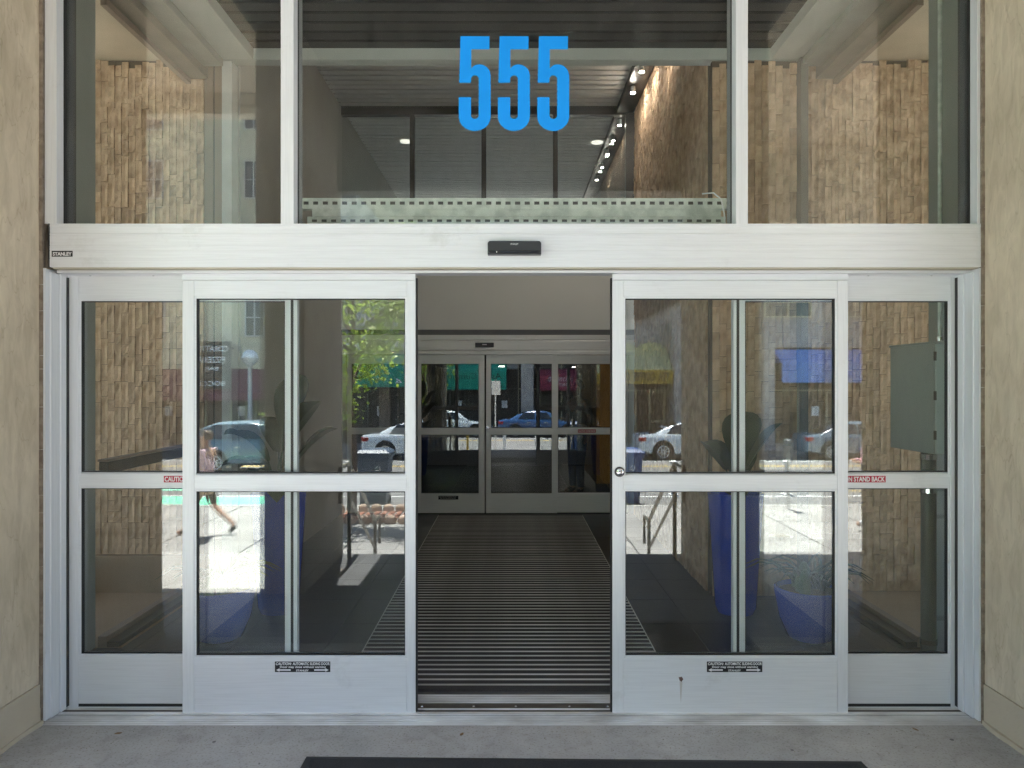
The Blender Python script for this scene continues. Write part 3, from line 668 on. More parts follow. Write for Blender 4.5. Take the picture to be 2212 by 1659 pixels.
# slotted strut channels stacked behind the centre transom
def strut(x0, x1, z0, z1, y, label):
    t = thing('strut_channel', label, 'metal channel', ((x0+x1)/2, y, z0), group='metal lengths lying behind the centre transom')
    mb = MB(); h = z1-z0; zs0 = z0+h*.36; zs1 = z0+h*.68
    mb.box(x0, x1, y, y+.003, z0, zs0).box(x0, x1, y, y+.003, zs1, z1)
    x = x0
    while x < x1-.02:
        mb.box(x, min(x+.024, x1), y, y+.003, zs0, zs1); x += .0517
    mb.box(x0, x1, y, y+.04, z0-.003, z0).box(x0, x1, y+.003, y+.04, z1-.003, z1)
    mb.build('slotted_web', GALV, t)
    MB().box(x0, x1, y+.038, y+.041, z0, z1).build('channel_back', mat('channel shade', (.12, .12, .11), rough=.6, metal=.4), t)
strut(-1.145, 1.17, Z(450, .2), Z(428, .2), .2, 'upper galvanised strut channel with oval slots behind the centre transom')
strut(-1.10, 1.15, Z(486, .2), Z(468, .2), .2, 'lower galvanised strut channel with oval slots behind the centre transom')
t = thing('steel_flat', 'plain galvanised steel flat between the two slotted channels', 'metal bar', (0, .21, 2.6))
MB().box(-1.075, 1.125, .205, .215, Z(467, .2), Z(451, .2)).build('flat_bar', GALV, t)
MB().tube([(1.02, .19, 2.71), (1.08, .19, 2.715), (1.12, .185, 2.68), (1.135, .18, 2.6), (1.14, .18, 2.55)], .004, 6).build('cable_tie', WHITE, t)
MB().box(-1.14, 1.17, .13, .3, Z(500, .2)-.01, Z(489, .2)).build('ledge', ALU_IN, t)

# ------------------------------------------------------------------ INNER DOORS
YI = YB
bw = thing('bulkhead', 'plain grey bulkhead wall above the inner sliding doors', 'wall', (-.3, YI, 2.4))
MB().box(-2.22, 1.6, YI+.02, YI+.2, Z(712, YI), 4.03).build('bulkhead_face', mat('bulkhead grey paint', (.84, .84, .80), (.81, .81, .77), rough=.8, scale=2), bw)
MB().box(-2.22, 1.6, YI+.0, YI+.2, Z(724, YI), Z(712, YI)-.001).build('shadow_gap', mat('dark grey recess shade', (.14, .14, .145), rough=.5), bw)  # shade of the recess painted as a dark strip
MB().box(-2.22, 1.6, YI-.02, YI+.06, Z(600, YI)+.62, Z(600, YI)+.68).build('ledge', PLASTER, bw)
ih = thing('inner_door_header', 'grey inner door header with its own black sensor', 'door header', (-.3, YI, 2.2))
hz0i, hz1i = Z(766, YI), Z(724, YI)
pr = [(YI+.1, hz1i), (YI-.05, hz1i), (YI-.05, hz1i-.06), (YI-.045, hz1i-.07), (YI-.05, hz1i-.08), (YI-.05, hz0i+.06), (YI-.045, hz0i+.05), (YI-.05, hz0i+.04), (YI-.05, hz0i), (YI+.1, hz0i)]
MB().prism(pr, 'x', -2.2, 1.59).build('header_box', ALU_IN, ih)
MB().box(X(1027, YI), X(1067, YI), YI-.09, YI-.05, Z(751, YI), Z(741, YI)).build('sensor', BLACKP, ih, bevel=.004)
MB().box(X(1042, YI), X(1052, YI), YI-.092, YI-.09, Z(746, YI), Z(744, YI)).build('sensor_mark', WHITE, ih)
def inner_leaf(label, a, b, ga, gb, y, nm='inner_sliding_door'):
    r = thing(nm, label, 'glass door', (X((a+b)/2, YI), y, 0), group='inner doors of the vestibule')
    leaf(r, X(a, YI), X(b, YI), .012, hz0i-.004, X(ga, YI), X(gb, YI), ((Z(938, YI), Z(784, YI)), (Z(1067, YI), Z(926, YI)-.0)), y, am=(ALU_IN, ALU_IN), gl=GLASS_IN, bead=.012)
    return r
# order upper opening then lower: (mid top, top) and (bottom top, mid bottom)
def inner_leaf(label, a, b, ga, gb, y, nm='inner_sliding_door'):
    r = thing(nm, label, 'glass door', (X((a+b)/2, YI), y, 0))
    leaf(r, X(a, YI), X(b, YI), .012, hz0i-.004, X(ga, YI), X(gb, YI), ((Z(926, YI), Z(784, YI)), (Z(1067.5, YI), Z(937, YI))), y, am=(ALU_IN, ALU_IN), gl=GLASS_IN, bead=.012)
    return r
d1 = inner_leaf('left leaf of the closed inner doors, with a small black label', 898, 1046.5, 908, 1036, YI)
MB().box(X(947, YI), X(990, YI), YI-.002, YI+.0005, Z(1079, YI), Z(1071, YI)).build('warning_label', BLACKPR, d1)
text('CAUTION AUTOMATIC DOOR', WHITE, d1, X(949, YI), YI-.003, Z(1074.3, YI), .22, .013)
text('Door may close without warning', WHITE, d1, X(951, YI), YI-.003, Z(1077.7, YI), .2, .012)
d2 = inner_leaf('right leaf of the closed inner doors, with a round lock', 1050, 1203.5, 1058.5, 1194, YI)
lk = MB().lathe(0, 0, [(.02, 0), (.02, .014)], 16).build('lock_cylinder', STEEL, d2)
lk.matrix_local = Matrix.Translation(Vector((X(1054, YI), YI, Z(923, YI))) - Vector(d2['_w'])) @ Matrix.Rotation(R(90), 4, 'X')
d3 = inner_leaf('fixed inner sidelight right of the inner doors, with a red caution label', 1196, 1358, 1204, 1350, YI+.05, 'inner_sidelight')
MB().box(X(1249, YI), X(1288, YI), YI+.046, YI+.052, Z(935, YI), Z(928, YI)).build('caution_label', REDP, d3)
text('CAUTION STAND BACK', WHITE, d3, X(1250, YI), YI+.045, Z(933.7, YI), X(1287, YI)-X(1250, YI), .026, bold=.02)
d4 = inner_leaf('fixed inner sidelight left of the inner doors', 748, 905, 756, 897, YI+.05, 'inner_sidelight')
struct(MB().box(-2.22, X(748, YI), YI+.02, YI+.15, 0, 2.4).box(X(1358, YI), 1.62, YI+.02, YI+.15, 0, 2.4).build('inner_wall_return', PLASTER))
# upper clerestory glazing over the bulkhead
cg = thing('clerestory_window', 'dark framed clerestory window with three mullions above the bulkhead', 'window', (-.3, YI, 4.6))
z0c, z1c = 4.03, Z(236, YI)
mb = MB().box(-2.22, 1.6, YI, YI+.1, z1c-.07, z1c+.04).box(-2.22, 1.6, YI, YI+.1, z0c, z0c+.06)
mb.box(X(725, YI), X(735, YI), YI-.001, YI+.1, z0c, z1c).box(X(1352, YI), X(1372, YI), YI-.001, YI+.1, z0c, z1c)
mb.build('frame', BRONZE, cg)
for p in (890, 1045, 1200): MB().box(X(p-5, YI), X(p+5, YI), YI+.001, YI+.099, z0c+.06, z1c-.07).build('mullion', BRONZE, cg)
for a, b in ((735, 885), (895, 1040), (1050, 1195), (1205, 1352)):
    MB().box(X(a, YI), X(b, YI), YI+.045, YI+.053, z0c+.06, z1c-.07).build('glass_pane', GLASS_T, cg)
# track of lights
tk = thing('lighting_track', 'black lighting track with a row of lit round lamps along the stone wall', 'track light', (1.4, 5, 5.2))
MB().box(1.36, 1.58, 2.4, YI-.01, 5.21, 5.29).build('track', BRONZE, tk)
MB().box(1.36, 1.58, YI+.11, 11, 5.21, 5.29).build('track', BRONZE, tk)
for y in (3.7, 4.55, 5.16, 6.3, 6.95, 7.6, 8.3, 9.05):
    MB().lathe(1.43, y, [(.026, 5.205), (.030, 5.14), (.026, 5.13)], 14).build('lamp_head', mat('lamp can', (.6, .6, .58)), tk)
    MB().lathe(1.43, y, [(.024, 5.129), (.024, 5.124)], 14).build('lamp_lens', TRACKLAMP if y < 6 else WARMLAMP, tk)
for i, (px, py) in enumerate(((877, 302), (1290, 304))):
    dd = (5.285-CAMZ)*F/(829.5-py); xx = (px-1106)*dd/F; yy = dd+CAMY
    t = thing('recessed_downlight', ('round recessed downlight left of the blue number', 'round recessed downlight right of the blue number')[i], 'light', (xx, yy, 5.27), group='round downlights in the lobby ceiling')
    MB().lathe(xx, yy, [(.13, 5.285), (.135, 5.262), (.10, 5.262), (.095, 5.27)], 24).build('trim_ring', mat('white ring', (.75, .75, .72)), t, smooth=True)
    MB().lathe(xx, yy, [(.085, 5.268), (.08, 5.25)], 24).build('lens', emit('dim lit lens', (1, .95, .85), .12), t)

# lobby beyond
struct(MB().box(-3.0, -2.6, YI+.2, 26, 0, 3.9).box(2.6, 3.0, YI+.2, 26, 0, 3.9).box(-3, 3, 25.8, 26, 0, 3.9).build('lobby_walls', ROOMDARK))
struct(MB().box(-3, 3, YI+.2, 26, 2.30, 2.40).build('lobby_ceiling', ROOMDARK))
struct(MB().box(-3, 3, YI+.2, 26, 2.402, 2.43).build('bounce_floor', mat('pale bounce floor', (.6, .58, .54), rough=.7)))  # unseen pale slab, added to bounce daylight up to the deck
ew = thing('added_window', 'added unseen high window letting daylight into the upper lobby', 'window', (0, 11.9, 4))  # unseen window, added so daylight reaches the inner deck
MB().box(-2.42, 1.75, 11.8, 11.9, 2.43, 2.6).box(-2.42, 1.75, 11.8, 11.9, 5.25, 5.4).build('frame', BRONZE, ew)
MB().box(-2.42, 1.75, 11.84, 11.85, 2.6, 5.25).build('glass_pane', GLASS_ADDED, ew)
struct(MB().box(1.75, 3, 11.8, 12, 2.42, 5.4).build('upper_lobby_wall', PLASTER))
struct(MB().box(1.6, 1.75, YI+.2, 12, 2.42, 5.4).build('upper_lobby_side_wall', ROOMDARK))
wp = thing('wood_panelling', 'amber wood panelled wall inside the lobby on the right', 'wood panel', (1.5, 8, 0))
for k in range(3): MB().box(1.22+k*.40, 1.615+k*.40, 7.2, 7.3, .25, 2.3).build('panel', WOOD, wp, bevel=.002)
MB().box(1.22, 1.29, 7.3, 11, .25, 2.3).build('panel', WOOD, wp)
MB().box(1.22, 2.42, 7.21, 7.3, 0, .249).build('kick_board', ROOMDARK, wp)
rd = thing('reception_desk', 'dark low reception desk behind the inner doors on the left', 'desk', (-1.4, 9, 0))
MB().box(-2.5, -.55, 9, 9.6, 0, .75).build('desk_front', ROOMDARK, rd)
MB().box(-2.55, -.5, 8.95, 9.65, .75, .80).build('desk_top', mat('desk top', (.25, .22, .19), rough=.5), rd)
for i, (x_, y_) in enumerate(((-1.9, 12), (0.15, 18), (-.35, 22), (1.75, 17), (2.2, 23), (1.45, 13.2))):
    t = thing('lobby_downlight', ('lit downlight over the reception desk', 'lit downlight near the middle of the lobby ceiling', 'farthest lit downlight left of centre in the lobby', 'lit downlight above the wood panelling', 'farthest lit downlight by the lobby right wall', 'nearest lit downlight beside the wood panelling')[i], 'light', (x_, y_, 2.3), group='lit downlights in the lobby ceiling')
    MB().lathe(x_, y_, [(.12, 2.299), (.12, 2.285)], 16).build('trim_ring', mat('white ring', (.75, .75, .72)), t)
    MB().lathe(x_, y_, [(.10, 2.284), (.10, 2.279)], 16).build('lens', WARMLAMP, t)

# ------------------------------------------------------------------ POTS AND PLANTS IN THE VESTIBULE
def leafblade(mb, base, ang, L, W, rise, droop, n=6, twist=0):
    """one broad leaf as a curved strip with a folded midrib"""
    d = Vector((math.cos(ang), math.sin(ang), 0)); sd = Vector((-math.sin(ang), math.cos(ang), 0)); p0 = Vector(base); b = len(mb.v)
    for i in range(n+1):
        t = i/n; c = p0 + d*(L*t*.75) + Vector((0, 0, rise*L*t - droop*L*t*t)); wd = W*math.sin(math.pi*min(1, (t*.93+.07)))**.8 * .5
        up = Vector((0, 0, wd*.35))
        mb.v += [tuple(c-sd*wd+up), tuple(c), tuple(c+sd*wd+up)]
    for i in range(n):
        a = b+i*3; mb.f += [(a, a+1, a+4, a+3), (a+1, a+2, a+5, a+4)]
def tall_pot(x, y, label, plabel, sd, mir=1):
    t = thing('tall_planter', label, 'planter', (x, y, 0))
    MB().lathe(x, y, [(.13, 0), (.15, .05), (.20, .83), (.205, .88), (.19, .89), (.18, .85), (.1, .84)], 28).build('pot', BLUEPOT, t, smooth=True)
    MB().lathe(x, y, [(.183, .82), (.183, .845)], 20).build('soil', SOIL, t)
    p = thing('leafy_plant', plabel, 'plant', (x, y, .84))
    rg = random.Random(sd)
    LV = ((15, .10, .55, .30, .9, .5), (75, .42, .50, .30, 1.25, .6), (165, .22, .62, .34, 1.2, .5), (205, .50, .55, .30, 1.3, .5), (255, .05, .5, .28, .8, .9), (320, .34, .58, .32, 1.1, .6), (100, .66, .5, .27, 1.5, .4), (340, .12, .6, .30, 1.0, .7)) if mir < 0 else \
        ((60, .34, .40, .30, 1.7, .5), (355, .26, .46, .28, 1.4, .4), (130, .24, .38, .28, 1.3, .6), (185, .04, .62, .20, .25, .15), (330, .02, .42, .26, .9, .5), (60, .12, .36, .24, 1.5, .5), (300, .05, .34, .22, 1.2, .9))
    for k, (ang, hh, L, W, ri, dr_) in enumerate(LV):
        ang = R(ang if mir > 0 else 180-ang); top = (x+.08*math.cos(ang), y+.08*math.sin(ang), .86+hh*.75)
        MB().tube([(x, y, .84), ((x+top[0])/2, (y+top[1])/2, .86+hh*.4), top], [.012, .009, .006], 6).build('stem', LEAF, p)
        mb = MB(); leafblade(mb, top, ang, L*.75, W, ri, dr_, 8)
        o = mb.build('leaf', LEAF, p, smooth=False); m_ = o.modifiers.new('t', 'SOLIDIFY'); m_.thickness = .002
def bowl_pot(x, y, label, plabel, sd):
    t = thing('bowl_planter', label, 'planter', (x, y, 0))
    MB().lathe(x, y, [(.10, 0), (.15, .03), (.20, .16), (.225, .30), (.23, .345), (.215, .35), (.205, .31), (.07, .30)], 32).build('pot', BLUEPOT, t, smooth=True)
    MB().lathe(x, y, [(.21, .29), (.21, .318)], 24).build('soil', SOIL, t)
    p = thing('spiky_plant', plabel, 'plant', (x, y, .32))
    rg = random.Random(sd)
    for c in range(3):
        cx, cy_ = x+rg.uniform(-.1, .1), y+rg.uniform(-.1, .1)
        for k in range(15):
            a = rg.uniform(0, 2*math.pi); L = rg.uniform(.28, .5); mb = MB()
            pts = [(cx+math.cos(a)*L*.8*q, cy_+math.sin(a)*L*.8*q, .31+L*(1.25*q-.95*q*q)) for q in (0, .25, .5, .75, 1)]
            mb.tube(pts, [.006, .009, .008, .005, .001], 4, cap=False).build('blade', LEAF, p)
    for k in range(7):
        a = rg.uniform(0, 2*math.pi); r_ = rg.uniform(.05, .15); h = rg.uniform(.08, .2)
        MB().lathe(x+r_*math.cos(a), y+r_*math.sin(a), [(.02, .30), (.035, .33), (.036, .30+h*.8), (.015, .30+h)], 8).build('cactus_stem', SUCC, p, smooth=True)
tall_pot(-1.74, 1.80, 'tall cobalt blue planter behind the left sliding door', 'broad leaved plant in the tall blue planter on the left', 3, -1)
tall_pot(1.66, 1.78, 'tall cobalt blue planter behind the right sliding door', 'broad leaved plant in the tall blue planter on the right', 4)
bowl_pot(-1.93, 1.15, 'low cobalt blue bowl planter behind the left sliding door', 'spiky succulents in the blue bowl on the left', 5)
bowl_pot(1.97, 1.15, 'low cobalt blue bowl planter behind the right sliding door', 'spiky succulents in the blue bowl on the right', 6)

# ------------------------------------------------------------------ THE STREET (seen mirrored in the glass)
GZ = -.85
st = thing('entrance_steps', 'concrete steps down from the entrance to the sidewalk', 'steps', (0, -4.3, -.8))
for i in range(4): MB().box(-2.05, 2.05, -3.66-.32*(i+1), -3.66-.32*i+.02, GZ-.1, -.17*(i+1)).build('step', KERB, st, bevel=.008)
RAILM = mat('weathered steel tube', (.16, .145, .125), rough=.35, metal=.6)
for sg, lb in ((-1, 'brushed metal handrail at the left of the entrance steps'), (1, 'brushed metal handrail at the right of the entrance steps')):
    h = thing('handrail', lb, 'handrail', (sg*1.58, -3.6, 0))
    x_ = sg*1.57
    MB().tube([(x_, -3.45, 0), (x_, -3.45, .92)], .02, 10).build('post', RAILM, h)
    MB().tube([(x_, -4.85, GZ), (x_, -4.85, .12)], .02, 10).build('post', RAILM, h)
    MB().tube([(x_, -3.05, .60), (x_, -3.05, .92), (x_, -3.45, .92), (x_, -4.85, .12), (x_, -5.15, .12), (x_, -5.15, -.2)], .02, 10).build('top_rail', RAILM, h)
    MB().tube([(x_, -3.45, .60), (x_, -4.85, -.2)], .016, 10).build('lower_rail', RAILM, h)
struct(MB().box(-60, 60, -12, 60, GZ-.4, GZ-.02).build('ground', KERB))
sw = struct(MB().box(-60, 60, -12, -4.95, GZ-.02, GZ-.012).build('sidewalk', mat('slab joint', (.08, .075, .07), rough=.9)))
tn2 = MB().box(.012, 1.488, .012, 1.748, -.012, 0).mesh('paving_slab'); tn2.materials.append(SLAB)
for i in range(-12, 12):
    for j in range(4):
        o = bpy.data.objects.new('paving_slab', tn2); C.objects.link(o); o.parent = sw; o.location = (i*1.5+.4, -12+j*1.76, GZ)
tn3 = MB().box(.0, 42, .006, 7.034, -.012, 0).mesh('paving_far'); tn3.materials.append(SLAB)
for x_ in (-60, 18.4): 
    o = bpy.data.objects.new('paving_band', tn3); C.objects.link(o); o.parent = sw; o.location = (x_-(.4 if x_ < 0 else 0), -12, GZ)
struct(MB().box(-60, 60, -12.16, -12.002, GZ-.25, GZ+.005).build('kerb', KERB))
rd_ = MB(); rd_.quad((-60, -12.16, -1.0), (60, -12.16, -1.0), (60, -28, -1.2), (-60, -28, -1.2)); struct(rd_.build('road', ASPH))
def rz(y): return -1.0-(.2)*(-12.16-y)/(15.84)
def paint(x0, x1, y0, y1, m, nm='road_marking', dy=0):
    mb = MB(); mb.quad((x0, y0, rz(y0)+.005), (x1, y0+dy, rz(y0+dy)+.005), (x1, y1+dy, rz(y1+dy)+.005), (x0, y1, rz(y1)+.005)); return struct(mb.build(nm, m))
paint(-60, 60, -14.55, -14.67, WPAINT); paint(-4.5, 60, -15.5, -15.62, YEL)
paint(-60, 60, -21.9, -22.02, YEL, dy=-.5); paint(-60, 60, -22.2, -22.32, YEL, dy=-.5)
paint(-60, -5.4, -12.9, -14.5, GRPAINT, 'bike_lane'); paint(-60, -5.4, -15.6, -17.4, GRPAINT, 'bike_lane')
for k in range(8): paint(4+k*1.3, 4.15+k*1.3, -16, -17.2, WPAINT)
paint(-60, 60, -24.3, -24.42, WPAINT)
struct(MB().box(-60, 60, -33, -28, -1.5, -1.08).build('far_sidewalk', SLAB))
struct(MB().box(-200, 200, -200, -28.5, -1.8, -1.5).build('distant_ground', ASPH))

# street tree with grate
def tree(x, y, z, label, sd, H=5.2, R_=1.0, nleaf=7000, hz=1.9):
    rg = random.Random(sd); t = thing('street_tree', label, 'tree', (x, y, z))
    tr = MB(); tr.tube([(x, y, z), (x+.03, y, z+1.2), (x-.04, y+.03, z+2.4), (x+.02, y, z+3.6), (x, y, z+H)], [.09, .075, .062, .045, .015], 10)
    tips = []
    for k in range(15):
        a = rg.uniform(0, 2*math.pi); h0 = z+1.75+k*.2; L = rg.uniform(.6, R_)
        p = [(x, y, h0), (x+math.cos(a)*L*.5, y+math.sin(a)*L*.5, h0+L*.35), (x+math.cos(a)*L, y+math.sin(a)*L, h0+L*.55+.1)]
        tr.tube(p, [.045, .03, .012], 6)
        for q in range(3):
            a2 = a+rg.uniform(-.9, .9); s0 = Vector(p[1]).lerp(Vector(p[2]), rg.random()); e = s0+Vector((math.cos(a2)*.5, math.sin(a2)*.5, rg.uniform(-.1, .4)))
            tr.tube([s0, e], [.009, .003], 5); tips.append(e); tips.append(s0.lerp(e, .5))
        tips.append(Vector(p[2])); tips.append(Vector(p[1]))
    tr.build('trunk', BARK, t, smooth=True)
    mb = MB()
    for k in range(nleaf):
        c = rg.choice(tips); s = rg.gauss(0, .17); p = c+Vector((rg.gauss(0, .2), rg.gauss(0, .2), rg.gauss(-.02, .17)))
        u = Vector((rg.gauss(0, 1), rg.gauss(0, 1), rg.gauss(0, .6))).normalized(); v = u.cross(Vector((rg.gauss(0, 1), rg.gauss(0, 1), rg.gauss(0, 1)))).normalized()
        s = rg.uniform(.04, .075)
        mb.quad(p-u*s, p-v*s*.6, p+u*s, p+v*s*.6)
    o = mb.build('crown', TLEAF, t)
    return t
tree(-3.05, -10.7, GZ, 'young street tree with bright green leaves rising from a stone edged grate', 11)
tree(9.3, -11.2, GZ, 'young street tree on the sidewalk beyond the right pier', 12, nleaf=3000)
tree(-15, -11.2, GZ, 'young street tree far along the sidewalk to the left', 13, nleaf=3000)
tg = thing('tree_grate', 'rusty red tree grate edged with rounded stones', 'tree grate', (-2.7, -10.7, GZ))
mb = MB()
for k in range(14): mb.box(-3.7+k*.145, -3.61+k*.145, -11.25, -10.15, GZ+.002, GZ+.03)
mb.build('grate_bars', mat('rusty iron', (.32, .13, .08), (.24, .1, .06), rough=.8, scale=12), tg)
rg = random.Random(3)
for (x0, y0, x1, y1, n) in ((-3.8, -11.35, -1.6, -11.35, 9), (-3.8, -10.05, -1.6, -10.05, 9), (-1.58, -11.2, -1.58, -10.2, 4), (-3.85, -11.2, -3.85, -10.2, 4)):
    for k in range(n):
        f_ = (k+.5)/n; cx, cy_ = x0+(x1-x0)*f_, y0+(y1-y0)*f_; s = .115
        MB().loft([[(cx+s*r*math.cos(a)*1.0, cy_+s*r*.8*math.sin(a), GZ+hh) for a in [2*math.pi*q/8 for q in range(8)]] for r, hh in ((.9, 0), (1, .05), (.8, .12), (.35, .15))]).build('edge_stone', mat('edge stone', (.55, .40, .30), (.38, .27, .2), rough=.8, scale=9, rnd=.2) if 'EDG' not in globals() else EDG, tg, smooth=True)

# wheeled bins
BINB = mat('blue grey bin plastic', (.035, .06, .10), (.045, .075, .12), rough=.45)
def bin_(x, y, label, m=BINB, mark=True):
    t = thing('wheeled_bin', label, 'bin', (x, y, rz(y)), group='recycling bins along the street'); z = rz(y)
    MB().loft([[(x-a, y-b, z+h), (x+a, y-b, z+h), (x+a, y+b, z+h), (x-a, y+b, z+h)] for a, b, h in ((.28, .28, .06), (.34, .36, 1.06), (.37, .40, 1.08), (.37, .40, 1.15))]).build('body', m, t, bevel=.01)
    MB().loft([[(x-a, y-b, z+h), (x+a, y-b, z+h), (x+a, y+b, z+h), (x-a, y+b, z+h)] for a, b, h in ((.39, .42, 1.155), (.39, .42, 1.19), (.29, .32, 1.26))]).build('lid', m, t, bevel=.01)
    for s in (-1, 1):
        w_ = MB().lathe(0, 0, [(.1, -.03), (.1, .03)], 14).build('wheel', GASKET, t); w_.matrix_local = Matrix.Translation((s*.27, -.25, .1)) @ Matrix.Rotation(R(90), 4, 'Y')
    MB().tube([(x-.22, y-.42, z+1.12), (x+.22, y-.42, z+1.12)], .016, 8).build('handle', m, t)
    if mark:
        for k in range(3):
            a = R(90+120*k); a2 = R(90+120*(k+1)-35); cz = z+.85
            MB().prism([(x+.12+.07*math.cos(a), cz+.07*math.sin(a)), (x+.12+.07*math.cos(a2), cz+.07*math.sin(a2)), (x+.12+.045*math.cos(a2), cz+.045*math.sin(a2)), (x+.12+.045*math.cos(a), cz+.045*math.sin(a))], 'y', y+.33, y+.372).build('recycling_arrow', WHITE, t)
bin_(-3.05, -13.2, 'blue grey recycling bin standing right of the street tree')
bin_(-4.5, -13.7, 'blue grey recycling bin left of the street tree')
bin_(2.55, -13.4, 'blue recycling bin in front of the white sedan in the right door glass', mat('blue bin', (.02, .06, .2), rough=.45))
bin_(8.4, -13.4, 'dark blue bin beside the person holding a phone', mat('navy bin', (.02, .035, .1), rough=.45))

def bollard(x, y, label, m=WPAINT, r_=.065, h=.85):
    t = thing('bollard', label, 'bollard', (x, y, rz(y)), group='posts along the bike lane'); z = rz(y)
    MB().lathe(x, y, [(.13, z), (.13, z+.03), (r_, z+.05), (r_, z+h*.8)], 14).build('post', m, t, smooth=True)
    MB().lathe(x, y, [(r_*.85, z+h*.8), (r_*.85, z+h*.84), (r_*1.35, z+h*.86), (r_*1.35, z+h*.97), (r_*.8, z+h)], 14).build('cap', m, t, smooth=True)
bollard(3.95, -14.9, 'white post in front of the white sedan'); bollard(6.75, -14.9, 'white post farther right in the right door glass')
bollard(-.3, -14.9, 'white post reflected in the middle of the inner doors'); bollard(.98, -14.9, 'white post reflected at the right leaf of the inner doors')
bollard(-1.75, -14.2, 'slim yellow post reflected in the left leaf of the inner doors', YEL, .045, 1.0)

sp_ = thing('sign_post', 'thin grey parking sign post at the kerb, reflected in the inner doors', 'sign post', (-.6, -11.7, GZ))
MB().tube([(-.6, -11.7, GZ), (-.6, -11.7, GZ+2.7)], .03, 8).build('post', STEEL, sp_)
MB().box(-.78, -.42, -11.66, -11.65, GZ+2.15, GZ+2.65).build('sign_plate', WHITE, sp_)
for x_, lb in ((5.6, 'grey parking meter left of the person with the phone'), (-6.4, 'grey parking meter beyond the striding person')):
    pm = thing('parking_meter', lb, 'parking meter', (x_, -11.6, GZ))
    MB().tube([(x_, -11.6, GZ), (x_, -11.6, GZ+1.05)], .03, 8).build('post', STEEL, pm)
    MB().lathe(x_, -11.6, [(.05, GZ+1.05), (.09, GZ+1.12), (.10, GZ+1.3), (.07, GZ+1.4), (.01, GZ+1.43)], 12).build('meter_head', mat('meter grey', (.12, .13, .14), rough=.4), pm, smooth=True)
lp_ = thing('street_lamp', 'grey street lamp with a round globe on the far sidewalk', 'street lamp', (-11.0, -28.3, -1.08))
MB().tube([(-11, -28.3, -1.08), (-11, -28.3, 2.5)], [.12, .08], 14).build('pole', mat('lamp pole', (.4, .42, .44), rough=.5, metal=.3), lp_, smooth=True)
MB().lathe(-11, -28.3, [(.1, 2.42), (.14, 2.48), (.3, 2.62), (.33, 2.78)], 20).build('globe_base', mat('globe glass', (.5, .53, .55), rough=.15, spec=1), lp_, smooth=True)
MB().lathe(-11, -28.3, [(.34, 2.78), (.34, 2.82), (.29, 2.98), (.15, 3.1), (.02, 3.13)], 20).build('globe_cap', mat('globe cap', (.7, .74, .78), rough=.3), lp_, smooth=True)

